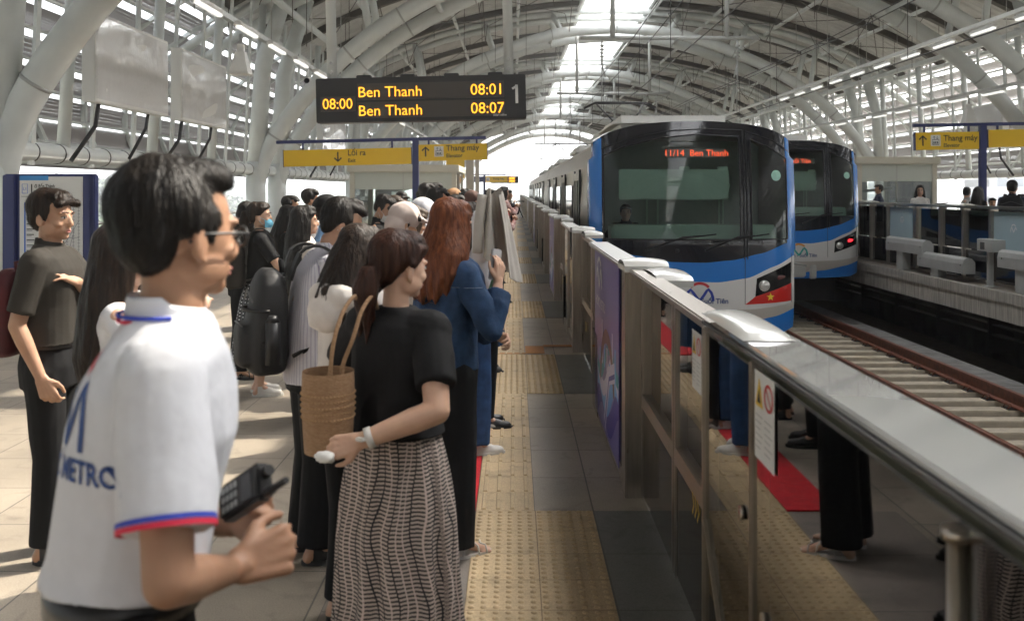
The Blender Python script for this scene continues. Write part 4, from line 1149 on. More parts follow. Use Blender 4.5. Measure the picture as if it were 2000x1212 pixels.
# glass lift rooms
def lift_room(x0, x1, y, ztop, lab, d=4):
    t = thing('glass_lift_room', lab, 'glass room')
    b = MB(); b.bbox(x0-.08, x1+.08, y-.08, y+d+.08, ztop, ztop+.22, .02); b.box(x0, x1, y, y+d, 0, .12)
    for x in (x0, x1-.14): b.bbox(x, x+.14, y, y+.14, .12, ztop, .01)
    for x in (x0, x1-.14): b.bbox(x, x+.14, y+d-.14, y+d, .12, ztop, .01)
    b.build('frame', M_cream, t)
    b = MB(); b.box(x0+.14, x1-.14, y+.05, y+.07, .12, ztop-.52); b.box(x0+.04, x0+.06, y+.14, y+d-.14, .12, ztop); b.box(x1-.06, x1-.04, y+.14, y+d-.14, .12, ztop); b.build('glass', G_clear, t)
    b = MB(); b.box(x0+.14, x1-.14, y+.04, y+.075, ztop-.515, ztop-.003); b.build('fascia', M_fascia, t)
    b = MB(); xm = (x0+x1)/2; b.box(xm-.012, xm+.012, y+.03, y+.08, .12, ztop)
    b.box(x0+.5, x0+1.0, y+2, y+2.1, .12, 1.9); b.tube([(x0+.6, y+1.5, .2), (x0+.6, y+1.5, 1.6), (x0+1.6, y+1.5, 1.7)], .06, 8); b.build('fitting', M_grey, t)
M_cream = mat('cream_frame', (.58, .56, .48), .5); M_fascia = mat('fascia_pale', (.52, .56, .52), .3)
lift_room(-4.95, -1.75, 30, 2.18, 'glass walled lift room with a cream frame behind the crowd on the left platform')
lift_room(10.3, 12.7, 30, 2.42, 'glass walled lift room on the right platform behind the second train')
b = MB(); b.bbox(-1.85, -1.55, 38, 38.3, 0, 3.0, .01); b.bbox(-1.50, -1.35, 38, 38.2, 0, 3.0, .01); b.build('post', M_alu, label='tall steel double post beside the glass lift room', cat='post')
b = MB(); b.box(-2.6, -1.9, 37.9, 37.95, 2.1, 2.9); b.build('notice_panel', M_yel, label='small yellow notice behind the lift room, next to the steel post', cat='sign')
# escalator balustrade on right platform
t = thing('escalator', 'sloping glass and green escalator side behind the right platform fence', 'escalator')
b = MB(); b.bar((12.6, 21, .2), (10.6, 21, 1.15), .05, .08); b.bar((12.6, 21, -.25), (10.6, 21, .75), .05, .2); b.bar((12.6, 22.2, .2), (10.6, 22.2, 1.15), .05, .08); b.build('handrail', M_girder, t)
# speaker, cctv
def speaker(x, y, z, lab):
    t = thing('loudspeaker', lab, 'loudspeaker', (x, y, z), group='loudspeakers under the cable trays')
    b = MB(); b.bbox(-.06, .06, -.06, .06, 0, .14, .01); b.add([(-.08, -.09, 0), (.08, -.09, 0), (.08, .09, 0), (-.08, .09, 0), (-.16, -.17, -.36), (.16, -.17, -.36), (.16, .17, -.36), (-.16, .17, -.36)], [(0,1,5,4),(1,2,6,5),(2,3,7,6),(3,0,4,7),(4,5,6,7),(0,3,2,1)]); b.bbox(-.17, .17, -.18, .18, -.40, -.355, .01); b.build('horn', M_bwhite, t)
    b = MB(); b.tube([(0, 0, .14), (0, 0, .32)], .03, 8); b.build('bracket', M_grey, t)
speaker(-4.85, 17.7, 4.08, 'white horn loudspeaker hanging under the left cable tray')
speaker(13.2, 29, 4.0, 'white horn loudspeaker hanging from the tray right of the second train')
speaker(13.2, 23.5, 4.0, 'nearer white horn loudspeaker above the right platform')
t = thing('security_camera', 'small black and white security camera next to the departure board', 'security camera', (-4.7, 22.6, 4.2))
b = MB(); b.tube([(0, .1, .2), (0, 0, 0)], .03, 8); b.tube([(0, .15, -.02), (.03, -.16, -.1)], .06, 12); b.build('housing', M_bwhite, t)
b = MB(); b.tube([(.028, -.13, -.095), (.033, -.18, -.105)], .062, 12); b.build('lens', M_blk, t)
# bench and barrier
b = MB(); b.bbox(-6.2, -5.25, 9.8, 11.0, 0, .42, .04); b.build('bench', M_grey, label='pale grey block bench at the left edge behind the man in black', cat='bench')
t = thing('queue_barrier', 'small folding barrier standing at the far end of the left platform', 'barrier', (-.25, 60, 0))
b = MB(); b.tube([(-1.2, 0, 1.0), (.9, 0, .98)], .04, 6); b.tube([(.35, 0, 1.0), (.75, 0, 0)], .04, 6); b.box(.5, 1.0, -.3, .3, 0, .03); b.tube([(-.9, 0, 1.0), (-.9, 0, 0)], .03, 6); b.build('frame', M_blkm, t)
# ------------------------------------------------------------ people
def skin_mat(nm, c): return mat(nm, c, .5, var=.06, vscale=18, bump=.05, bscale=300, sss=.12, spec=.35)
SK = [skin_mat('skin_light', (.56, .35, .25)), skin_mat('skin_mid', (.46, .27, .18)), skin_mat('skin_tan', (.36, .20, .125))]
def hair_mat(nm, c, c2, r=.46): return mat(nm, c, r, vscale=70, col2=c2, stretch=(1, 1, .08), bump=.35, bscale=110, spec=.30, det=3)
HR = {'black': hair_mat('hair_black', (.008, .007, .007), (.022, .018, .015)), 'dark': hair_mat('hair_dark', (.012, .008, .006), (.035, .020, .013)),
      'brown': hair_mat('hair_brown', (.030, .012, .008), (.075, .030, .018)), 'auburn': hair_mat('hair_auburn', (.10, .028, .011), (.24, .078, .030)), 'ash': hair_mat('hair_ash', (.03, .02, .015), (.09, .06, .04))}
def cloth(nm, c, rough=.8, bump=.25, bscale=9, var=.08, **k): return mat(nm, c, rough, var=var, vscale=14, bump=bump, bscale=bscale, spec=.25, **k)
C = {'white': cloth('cloth_white', (.66, .66, .69)), 'offwhite': cloth('cloth_offwhite', (.60, .57, .54)), 'black': cloth('cloth_black', (.010, .010, .011)), 'blackt': cloth('trouser_black', (.008, .008, .009)),
     'char': cloth('cloth_charcoal', (.035, .031, .026)), 'denim': cloth('cloth_denim', (.022, .050, .11), bump=.4, bscale=16, var=.3), 'jeans': cloth('cloth_jeans', (.03, .07, .16), var=.3),
     'sky': cloth('cloth_skyblue', (.20, .36, .60)), 'grey': cloth('cloth_grey', (.28, .28, .27)), 'beige': cloth('cloth_beige', (.46, .39, .33)), 'cream': cloth('cloth_cream', (.58, .54, .50)), 'pink': cloth('cloth_pink', (.55, .28, .26)),
     'navy': cloth('cloth_navy', (.02, .026, .05)), 'red': cloth('cloth_red', (.35, .03, .03)), 'brown': cloth('cloth_brown', (.22, .11, .06)), 'floral': mat('cloth_floral', (.55, .42, .38), .8, vscale=30, col2=(.30, .10, .09))}
M_eyew = mat('eye_white', (.62, .58, .55), .25); M_iris = mat('eye_iris', (.012, .008, .006), .15); M_lip = mat('lip', (.38, .13, .11), .45)
M_sole = mat('shoe_sole', (.55, .54, .50), .6); M_shoeb = mat('shoe_black', (.015, .015, .016), .45); M_shoew = mat('shoe_white', (.58, .56, .52), .6)
M_maskb = mat('mask_blue', (.16, .48, .66), .7, bump=.2, bscale=30, stretch=(.2, .2, 3)); M_maskw = mat('mask_white', (.62, .60, .58), .7); M_maskk = mat('mask_black', (.015, .015, .016), .7)
def stripes_mat():
    m = cloth('cloth_striped', (.6, .58, .62)); n = m.node_tree.nodes; l = m.node_tree.links; b = n['Principled BSDF']
    tc = n.new('ShaderNodeTexCoord'); sp = n.new('ShaderNodeSeparateXYZ'); l.new(tc.outputs['Object'], sp.inputs[0])
    at = n.new('ShaderNodeMath'); at.operation = 'ARCTAN2'; l.new(sp.outputs[0], at.inputs[0]); l.new(sp.outputs[1], at.inputs[1])
    w = n.new('ShaderNodeMath'); w.operation = 'SINE'; mu = n.new('ShaderNodeMath'); mu.operation = 'MULTIPLY'; mu.inputs[1].default_value = 62; l.new(at.outputs[0], mu.inputs[0]); l.new(mu.outputs[0], w.inputs[0])
    cr = n.new('ShaderNodeValToRGB'); cr.color_ramp.elements[0].position = .80; cr.color_ramp.elements[0].color = (.62, .61, .66, 1); cr.color_ramp.elements[1].position = .95; cr.color_ramp.elements[1].color = (.30, .27, .40, 1)
    l.new(w.outputs[0], cr.inputs[0]); l.new(cr.outputs[0], b.inputs['Base Color']); return m
C['stripe'] = stripes_mat()

def remesh(mb, voxel, smooth=3, fac=.5):
    me = bpy.data.meshes.new('tmp'); me.from_pydata(mb.v, [], mb.f); me.update()
    o = bpy.data.objects.new('tmp', me); COL.objects.link(o)
    m = o.modifiers.new('r', 'REMESH'); m.mode = 'VOXEL'; m.voxel_size = voxel; m.use_smooth_shade = True
    if smooth: s = o.modifiers.new('s', 'SMOOTH'); s.iterations = smooth; s.factor = fac
    bpy.context.view_layer.update()
    out = bpy.data.meshes.new_from_object(o.evaluated_get(bpy.context.evaluated_depsgraph_get()))
    bpy.data.objects.remove(o); bpy.data.meshes.remove(me); return out
def mesh_child(me, name, m, parent):
    me.name = name; me.materials.clear(); me.materials.append(m)
    o = bpy.data.objects.new(name, me); COL.objects.link(o)
    if parent: o.parent = parent
    return o
def folds(me, amp, f=(7, 7, 3), seed=0, extra=None):
    ns = [v.normal.copy() for v in me.vertices]
    for v, n_ in zip(me.vertices, ns):
        p = v.co; q = Vector((p.x*f[0]+seed, p.y*f[1], p.z*f[2]))
        a = noise.noise(q); w = noise.noise(Vector((q.x*.5+9, q.y*.5, q.z*.6)))
        d = (1-abs(a)*2.2)*amp*(.5+w)
        if extra: d += extra(p)
        v.co = p+n_*d
def cone(mb, p0, p1, r0, r1, flat=None, n=14, ends=True):
    """tapered limb segment with round ends; flat = (axis vector, factor) squashes it along an axis"""
    p0 = Vector(p0); p1 = Vector(p1); d = (p1-p0); L = d.length or .001; t = d/L
    a = Vector((0, 0, 1)) if abs(t.z) < .9 else Vector((0, 1, 0)); u = t.cross(a).normalized(); w = t.cross(u)
    rings = []
    if ends:
        for k in (80, 50, 25): rings.append((-r0*math.sin(R(k)), r0*math.cos(R(k))))
    rings += [(0, r0), (L*.5, (r0+r1)/2), (L, r1)]
    if ends:
        for k in (25, 50, 80): rings.append((L+r1*math.sin(R(k)), r1*math.cos(R(k))))
    vs = []
    for (h, r) in rings:
        for i in range(n):
            o = u*math.cos(2*math.pi*i/n)*r+w*math.sin(2*math.pi*i/n)*r
            if flat: ax = Vector(flat[0]).normalized(); o -= ax*o.dot(ax)*(1-flat[1])
            vs.append(p0+t*h+o)
    m = len(rings)
    mb.add(vs, [(j*n+i, j*n+(i+1) % n, (j+1)*n+(i+1) % n, (j+1)*n+i) for j in range(m-1) for i in range(n)]+[tuple(range(n))[::-1], tuple((m-1)*n+i for i in range(n))], 0, True)
def loft(mb, rings, n=24, cap=True, power=2.3, fn=None):
    """rings: (z, rx, ry, cx, cy)"""
    vs = []
    for (z, rx, ry, cx, cy) in rings:
        for i in range(n):
            a = 2*math.pi*i/n; c, s = math.cos(a), math.sin(a)
            k = (abs(c)**power+abs(s)**power)**(-1/power)
            q = Vector((cx+rx*c*k, cy+ry*s*k, z)); vs.append(fn(q, a) if fn else q)
    m = len(rings)
    fs = [(j*n+i, j*n+(i+1) % n, (j+1)*n+(i+1) % n, (j+1)*n+i) for j in range(m-1) for i in range(n)]
    if cap: fs += [tuple(range(n))[::-1], tuple((m-1)*n+i for i in range(n))]
    if rings[0][0] > rings[-1][0]: fs = [f[::-1] for f in fs]
    mb.add(vs, fs, 0, True)
def ik(S_, T_, a, b, pole):
    S_ = Vector(S_); T_ = Vector(T_); d = T_-S_; L = min(d.length, (a+b)*.995); t = d.normalized()
    if d.length > L: T_ = S_+t*L
    x = (a*a-b*b+L*L)/(2*L); h = math.sqrt(max(0, a*a-x*x)); p = Vector(pole); p = (p-t*p.dot(t)).normalized()
    return S_+t*x+p*h, T_
def hand(mb, wr, d, nrm, side, curl=.35, s=1.0, spread=.0, thumb=.6):
    """wr wrist; d pointing direction; nrm back-of-hand normal; side +1 when the thumb lies on +cross side"""
    wr = Vector(wr); d = Vector(d).normalized(); nrm = Vector(nrm); nrm = (nrm-d*nrm.dot(d)).normalized(); ax = d.cross(nrm)*side
    ks = []
    for i, (off, L, fl) in enumerate(((.031, .086, .072), (.0105, .091, .080), (-.0105, .087, .074), (-.031, .078, .058))):
        k = wr+d*L*s+ax*off*s; ks.append(k)
        cone(mb, wr+ax*off*.55*s+d*.005, k, .0145*s, .0115*s, n=8)
        c = curl*(1+.08*i); dirv = (d+ax*off*spread*8).normalized(); p = k
        for j, f in enumerate((.42, .33, .25)):
            ang_ = c*(R(62) if j == 0 else R(85) if j == 1 else R(45)); rot = Matrix.Rotation(ang_, 3, d.cross(nrm)*-1)
            dirv = (rot @ dirv)
            q = p+dirv*fl*f*s; cone(mb, p, q, (.0082-.0006*j)*s, (.0076-.0008*j)*s, n=8); p = q
    tb = wr+d*.022*s+ax*.022*s; t1 = tb+(d*.6+ax*.65-nrm*.35*thumb).normalized()*.040*s; t2 = t1+(d*.85+ax*.2-nrm*.6*thumb).normalized()*.030*s; t3 = t2+(d*.9-ax*.15*thumb-nrm*.5*thumb).normalized()*.024*s
    cone(mb, tb, t1, .015*s, .011*s, n=8); cone(mb, t1, t2, .0105*s, .0095*s, n=8); cone(mb, t2, t3, .0095*s, .0075*s, n=8)
    return ks
def strands(me, name, m, parent, count, length, width, crown, mode, seed=1, lift=.004, ymax=None):
    rnd = random.Random(seed); b = MB(); polys = me.polygons; np_ = len(polys)
    if not np_: return None
    bv = BVHTree.FromPolygons([v.co for v in me.vertices], [tuple(p.vertices) for p in polys]); crown = Vector(crown)
    for i in range(count):
        p = polys[rnd.randrange(np_)]; c = p.center.copy(); n_ = p.normal.copy()
        if ymax is not None and c.y > ymax: continue
        L = length*rnd.uniform(.5, 1.2); w = width*rnd.uniform(.6, 1.3); pts = []; q = c+n_*.0008; clump = noise.noise(c*28)*.9
        for k in range(4):
            if mode == 'short': f = (q-crown); f = Vector((f.x, f.y, f.z*.5-.03)); f = f.normalized()+Vector((clump*.5, rnd.uniform(-.12, .12), -.25))
            else: f = Vector((clump*.12, 0, -1))+Vector((rnd.uniform(-.05, .05), rnd.uniform(-.05, .05), 0))+(q-crown).normalized()*.25
            t = (f-n_*f.dot(n_)*.9).normalized(); pts.append((q.copy(), n_.copy(), t))
            q = q+t*L/3
            h = bv.find_nearest(q)
            if h[0] is not None: n_ = h[1]; q = h[0]+n_*(.001+lift*(k/3)*(.3+.7*rnd.random()))
        vs = []
        for k, (q, nn, t) in enumerate(pts):
            s_ = t.cross(nn).normalized()*w*(1-.27*k); vs += [q-s_, q+s_]
        b.add(vs, [(2*k, 2*k+1, 2*k+3, 2*k+2) for k in range(3)], 0, True)
    return b.build(name, m, parent)

class Person: pass
def person(label, xpx, ytop, Z, rz, **o):
    """photo position of the crown, distance, heading (0 = away, -90 = towards the tracks)"""
    X = (xpx-1005)*Z/1950; H = o.get('H') or EYE-(ytop-372)*Z/1950
    s = H/1.70; q = Person(); lod = o.get('lod', 2); vox = {0: .0055, 1: .0085, 2: .012, 3: .018}[lod]
    t = thing('person', label, 'person', (X, Z, 0), R(rz)); t.scale = (s, s, s); q.t = t
    q.W = Matrix.Translation((X, Z, 0)) @ Matrix.Rotation(R(rz), 4, 'Z') @ Matrix.Scale(s, 4); q.I = q.W.inverted(); q.s = s
    if o.get('group'): t['group'] = o['group']
    fem = o.get('fem', False); wd = o.get('wide', 1.0); sk = o.get('skin', SK[1])
    sw = (.150 if fem else .175)*wd
    toL = lambda v: q.I @ Vector(v) if v is not None else None
    B = MB()
    lean = o.get('lean', 0.0); hy, hp, hr = o.get('hyaw', 0), o.get('hpitch', 0), o.get('hroll', 0)
    NP = Vector((0, -.01+lean, 1.475))
    HM = Matrix.Translation(NP) @ Matrix.Rotation(R(hy), 4, 'Z') @ Matrix.Rotation(R(-hp), 4, 'X') @ Matrix.Rotation(R(hr), 4, 'Y') @ Matrix.Translation((0, .012, -1.475)); q.HM = HM
    H3 = HM.to_3x3()
    hp_ = lambda x, y, z: HM @ Vector((x, y, z))
    # torso
    B.ell((0, 0, .95), (.155*wd, .11*wd, .13)); cone(B, (0, 0, 1.0), (0, .0, 1.22), .115*wd, .125*wd, ((0, 1, 0), .8)); B.ell((0, lean*.5, 1.27), (.15*wd, .10*wd, .16))
    for sg in (-1, 1): cone(B, (0, lean*.8, 1.40), (sg*sw*.85, lean*.6, 1.385), .055, .045)
    cone(B, (0, lean*.8-.005, 1.38), (0, lean-.004, 1.49), .058 if not fem else .05, .052 if not fem else .045); cone(B, (0, lean-.004, 1.48), hp_(0, -.01, 1.55), .052 if not fem else .044, .05)
    # head
    E = lambda c, r: B.ell(hp_(*c), r, H3, 20, 14)
    E((0, -.008, 1.612), (.073, .090, .086)); E((0, .028, 1.578), (.063, .062, .075)); E((0, .036, 1.535), (.050, .050, .055)); E((0, .066, 1.500), (.024, .020, .018))
    for sg in (-1, 1):
        E((sg*.030, .072, 1.607), (.026, .012, .008)); E((sg*.040, .060, 1.555), (.020, .020, .018)); E((sg*.044, .018, 1.532), (.020, .048, .036))
        B.ell(hp_(sg*.077, -.008, 1.570), (.008, .020, .031), H3 @ Matrix.Rotation(sg*.35, 3, 'Z'), 12, 8); B.ell(hp_(sg*.076, -.002, 1.545), (.006, .010, .010), H3, 8, 6)
    cone(B, hp_(0, .080, 1.600), hp_(0, .100, 1.560), .008, .0115, n=10); E((0, .097, 1.553), (.016, .013, .009))
    E((0, .084, 1.528), (.021, .010, .006)); E((0, .082, 1.519), (.018, .010, .006))
    # arms
    q.arm = {}
    for side, sg in (('L', -1), ('R', 1)):
        a = o.get('arm'+side); S_ = Vector((sg*sw, lean*.6, 1.380-o.get('shdrop', 0))); la, lb = .285, .245
        if a is None: T_ = Vector((sg*(sw+.06), .03, .86)); pole = Vector((sg*.3, -1, 0)); cu = .35; dirv = None; nr = Vector((sg, 0, 0))
        else:
            T_ = toL(a['w']) if 'w' in a else Vector(a['l']); pole = Vector(a.get('pole', (sg*.5, -.6, -1))); cu = a.get('curl', .5); dirv = a.get('dir'); nr = Vector(a.get('nrm', (sg, 0, .2)))
        if a and a.get('wpole'): pole = q.I.to_3x3() @ Vector(a['wpole'])
        el, wr = ik(S_, T_, la, lb, pole); q.arm[side] = (S_, el, wr)
        fat = wd*(.92 if fem else 1)*o.get('armfat', 1)
        cone(B, S_, el, .047*fat, .037*fat); cone(B, el, el+(wr-el)*.35, .037*fat, .037*fat); cone(B, el+(wr-el)*.3, wr, .037*fat, .025*fat)
        fd = (wr-el).normalized(); dv = fd if dirv is None else (q.I.to_3x3() @ Vector(dirv)).normalized() if a.get('world') else Vector(dirv).normalized()
        if a and a.get('world'): nr = q.I.to_3x3() @ nr
        cone(B, wr, wr+dv*.02, .025*fat, .022, ); q.hand = getattr(q, 'hand', {}); q.hand[side] = (wr+dv*.01, dv, nr)
        ts = sg if a is None or 'ts' not in a else a['ts']
        if lod < 3: hand(B, wr+dv*.012, dv, nr, a['ts'] if a and 'ts' in a else (1 if sg < 0 else -1), cu, .95 if fem else 1.0, a.get('spread', 0) if a else 0)
        else: cone(B, wr, wr+dv*.12, .030, .02, (nr, .5))
    # legs
    st = o.get('stance', .10); q.leg = {}
    for sg in (-1, 1):
        hipj = Vector((sg*.085*wd, 0, .90)); kn = Vector((sg*(.085+.2*(st-.085)), .015, .48)); an = Vector((sg*st, -.01, .09)); stp = o.get('step', 0)*sg; kn.y += stp*.5; an.y += stp
        cone(B, hipj, kn, .080*wd, .052*wd); cone(B, kn, kn+(an-kn)*.35, .052*wd, .053*wd); cone(B, kn+(an-kn)*.3, an, .053*wd, .034); q.leg[sg] = (hipj, kn, an)
        ft = an+Vector((sg*.015, .15, -.065)); cone(B, an, ft, .034, .026, ((0, 0, 1), .7)); cone(B, an+Vector((0, -.01, -.01)), an+Vector((0, -.035, -.055)), .032, .028)
        if o.get('toes'):
            for k in range(5): cone(B, ft+Vector((sg*(.026-.013*k)*-1, -.02, -.004)), ft+Vector((sg*(.026-.013*k)*-1, .045-.006*abs(k-1) if True else 0, -.008)), .009, .0085 if k else .011, n=7)
    me = remesh(B, vox, 1 if lod == 0 else 2); q.body = mesh_child(me, 'body', sk, t)
    # face details
    if o.get('face', lod < 3):
        e = MB(); ir = MB(); br = MB()
        for sg in (-1, 1):
            M3 = H3 @ Matrix.Rotation(-sg*.30, 3, 'Z')
            e.ell(hp_(sg*.0300, .0795, 1.586), (.0145, .0075, .0055), M3, 12, 8); ir.ell(hp_(sg*.0300, .0838, 1.586), (.0062, .0045, .0056), M3, 10, 8)
            ribv = [hp_(sg*x_, y_, z_) for (x_, y_, z_) in ((.0145, .086, 1.5865), (.023, .0895, 1.5925), (.034, .086, 1.593), (.046, .076, 1.588))]
            ir.tube(ribv, .0014, 5)
            br.tube([hp_(sg*x_, y_, z_) for (x_, y_, z_) in ((.012, .0905, 1.6065), (.026, .089, 1.612), (.040, .081, 1.6115), (.051, .070, 1.605))], [.0030, .0036, .0030, .0012], 6)
        if lod < 2 or o.get('face'): split(e.build('eye', M_eyew, t))
        ir.build('iris', M_iris, t); br.build('eyebrow', HR['black'], t)
        if not o.get('mask'):
            lp = MB(); lp.ell(hp_(0, .0895, 1.5275), (.0185, .0065, .0040), H3, 14, 8); lp.ell(hp_(0, .0880, 1.5195), (.0155, .0070, .0048), H3, 14, 8); lp.build('lips', M_lip, t)
    # hair
    hk = o.get('hair', 'short'); hm = HR[o.get('hcol', 'black')]; hb = MB(); Eh = lambda c, r: hb.ell(hp_(*c), r, H3, 24, 16)
    if hk:
        vol = o.get('hvol', 1.0)
        if hk == 'hood':
            pass
        Eh((0, -.034, 1.630), (.082*vol, .088*vol, .083*vol)); Eh((0, -.060, 1.585), (.072, .048, .066)); Eh((0, .012, 1.678), (.064*vol, .070*vol, .034*vol))
        if hk == 'short':
            fr_ = o.get('fringe', 0)
            for k in range(9 if fr_ is not None else 0):
                x = (k-4)*.016; Eh((x, .068+fr_*.010, 1.664-fr_*.010*(1+(k % 3)*.5)-abs(x)*.15), (.013, .024, .020))
            for sg in (-1, 1): Eh((sg*.070, -.012, 1.612), (.014, .045, .034)); Eh((sg*.071, .012, 1.590), (.008, .012, .022))
        if hk in ('long', 'pony', 'bun'):
            for k in range(-7, 8):
                a = R(k*13); hb_ = hp_(.076*math.sin(a), .018+.060*math.cos(a), (1.652 if hk == 'long' else 1.664)-.012*abs(k)/7); cone(hb, hp_(.03*math.sin(a), .01, 1.695), hb_, .018, .010, n=8)
                if abs(k) > 3: cone(hb, hb_, hp_(.082*math.sin(a)*1.02, -.01+.03*math.cos(a), 1.60), .014, .014, n=8)
        if hk == 'long':
            ze = o.get('hlen', 1.25); n_ = 26; hsp = o.get('hspread', 1)
            for k in range(n_):
                a = R(o.get('harc', 118))*(2*k/(n_-1)-1); sx_, cy_ = math.sin(a), -math.cos(a)
                p1 = hp_(.070*sx_, -.015+.080*cy_, 1.64); p2 = hp_(.088*sx_, -.015+.094*cy_, 1.56)
                j = random.Random(k).uniform(-.03, .03)
                p3 = Vector((.100*hsp*sx_, lean*.6-.035+.10*cy_, 1.44)); p4 = Vector(((.102+.014*math.sin(k*2.1))*hsp*sx_, lean*.5-.055+.090*cy_-.015, max(ze, 1.0)+j+.10)); p5 = Vector((.088*hsp*sx_, lean*.4-.06+.085*cy_-.01, ze+j))
                hb.tube([p1, p2, p3, p4, p5], [.020, .024, .026, .022, .006], 8)
        if hk in ('pony', 'lowpony'):
            Pt = [hp_(0, -.095, 1.615), hp_(0, -.135, 1.60), hp_(.0, -.145, 1.53), hp_(0, -.13, 1.45), hp_(.0, -.115, 1.38)]
            if o.get('ponylow'): Pt = [hp_(0, -.09, 1.575), hp_(0, -.125, 1.555), hp_(.0, -.135, 1.50), hp_(-.01, -.12, 1.44), hp_(-.02, -.105, 1.39)]
            hb.tube(Pt, [.026, .036, .044, .036, .008], 12)
            for k in range(7): hb.tube([p+Vector((math.sin(k*2.2)*.022, math.cos(k*2.2)*.018, 0)) for p in Pt[1:]]+[Pt[-1]+Vector((math.sin(k*2.2)*.03, math.cos(k*2.2)*.02, -.03-.012*k))], [.016, .018, .016, .012, .003], 7)
        hme = remesh(hb, max(.006, vox*.9), 2)
        sd_ = hash(label) % 1000 if False else len(label)
        HI = HM.inverted(); hn = [v.normal.copy() for v in hme.vertices]
        for v, vn in zip(hme.vertices, hn):
            p = HI @ v.co; v.co += vn*(noise.noise(Vector((p.x*60, p.y*60, p.z*9+sd_)))*.0035+noise.noise(Vector((p.x*22, p.y*22, p.z*8+sd_)))*.005)*(1.0 if lod < 3 else .6)
        hme.update(); ho = mesh_child(hme, 'hair', hm, t); q.hair = ho
        cnt = o.get('strands', {0: 7000, 1: 3200, 2: 700, 3: 0}[lod])
        if cnt: strands(hme, 'hair_strand', hm, ho, cnt, .055 if hk == 'short' else .12, {0: .0009, 1: .0014, 2: .0022, 3: .003}[lod], hp_(0, -.05, 1.70), 'short' if hk == 'short' else 'long', sd_, .011 if hk == 'short' else .004)['kind'] = 'stuff'
    # top
    top = o.get('top', 'tee'); tm = o.get('tmat', C['black'])
    if top:
        hem = o.get('hem', .93); f = o.get('fit', 1.0)*wd; T = MB(); wx = .152 if fem else .165; cx_ = .165 if fem else .19
        bust = .018 if fem else 0
        rg = [(hem, (wx+.005)*f, .122*f, 0, 0), (1.0, (wx-.004)*f, .118*f, 0, 0), (1.08, (wx-(.012 if fem else .0))*f, .115*f, 0, lean*.1), (1.18, (wx-.004)*f, .118*f, 0, lean*.3+bust*.4), (1.27, (cx_-.008)*f, .122*f, 0, lean*.5+bust), (1.34, cx_*.97*f, .112*f, 0, lean*.6+bust*.4), (1.39, cx_*.84*f, .092*f, 0, lean*.7), (1.425, .105*f, .072, 0, lean*.8-.002), (1.450, .070, .062, 0, lean*.85-.005)]
        if hem > 1.0: rg = [r for r in rg if r[0] >= hem and r[0] != 1.0]
        loft(T, rg, 28)
        sl = o.get('sleeve', .62); sr = o.get('sleever', 1.0)
        for side, sg in (('L', -1), ('R', 1)):
            S_, el, wr = q.arm[side]
            cone(T, (sg*sw*.45, lean*.6, 1.372-o.get('shdrop', 0)*.4), S_-Vector((sg*.008, 0, .004)), .062*f, .054*f*sr*max(1, o.get('armfat', 1)))
            fat = f*(.95 if fem else 1.05)*sr*max(1, o.get('armfat', 1))
            if sl <= 1: e_ = S_+(el-S_)*sl; cone(T, S_-Vector((sg*.008, 0, .004)), e_, .053*fat, .051*fat, ends=False)
            else: cone(T, S_-Vector((sg*.008, 0, .004)), el, .053*fat, .046*fat); e_ = el+(wr-el)*(sl-1); cone(T, el, el+(e_-el)*.5, .046*fat, .043*fat); cone(T, el+(e_-el)*.45, e_, .043*fat, (.038 if top != 'jacket' else .055)*fat, ends=False)
        tme = remesh(T, max(.007, vox), 3)
        fa = {0: .010, 1: .009, 2: .008, 3: .006}[lod]*o.get('foldamp', 1)
        folds(tme, fa, (6, 6, 3.2), len(label))
        tme.update(); q.top = mesh_child(tme, o.get('topname', {'tee': 't_shirt', 'polo': 'polo_shirt', 'long': 'shirt', 'jacket': 'jacket', 'hoodie': 'hooded_jacket'}.get(top, 'shirt')), tm, t)
        if top in ('polo', 'long', 'jacket') and lod < 3:
            cb = MB(); 
            def col_(u, v):
                a = 2*math.pi*u-math.pi/2; op = 1 if True else 0; r = .062+.016*(1-v) if v < .5 else .062+.004
                z = 1.435+.040*math.sin(math.pi*min(v*1.0, 1)*.9)-(.020 if v < .2 else 0)+(.012 if math.sin(a) < 0 else -.012*math.sin(a))
                rr = .076-.012*math.sin(v*math.pi*.8)
                return Vector((rr*math.cos(a), lean*.9-.006+rr*.95*math.sin(a), z))
            cb.grid(col_, 28, 6, closeu=True); cb.build('collar', o.get('cmat', tm), q.top)
    # bottoms
    bt = o.get('bottom', 'trousers'); bm_ = o.get('bmat', C['blackt'])
    if bt == 'trousers':
        P = MB(); hr_ = o.get('hemr', .062); loft(P, [(.80, .155*wd, .115*wd, 0, 0), (.90, .165*wd, .122*wd, 0, 0), (.98, .152*wd, .112*wd, 0, 0), (1.02, .142*wd, .105*wd, 0, 0)], 20)
        for sg in (-1, 1):
            hj, kn, an = q.leg[sg]; hz = o.get('phem', .07)
            k2 = max(hr_*.95, .066)
            cone(P, hj-Vector((0, 0, .02)), kn, .092*wd, k2*wd); cone(P, kn, Vector((an.x, an.y, hz+.02)), k2*wd, hr_*wd, ends=False)
        pme = remesh(P, max(.009, vox), 2); folds(pme, .007, (9, 9, 3), len(label)+3); pme.update(); q.bot = mesh_child(pme, 'trousers', bm_, t)
    elif bt == 'skirt':
        z0, z1, rr = o.get('skirt', (.30, 1.02, .22)); npl = o.get('pleats', 13); Kn = MB(); ns = 120 if lod < 2 else 48; nz_ = 30
        vs = []
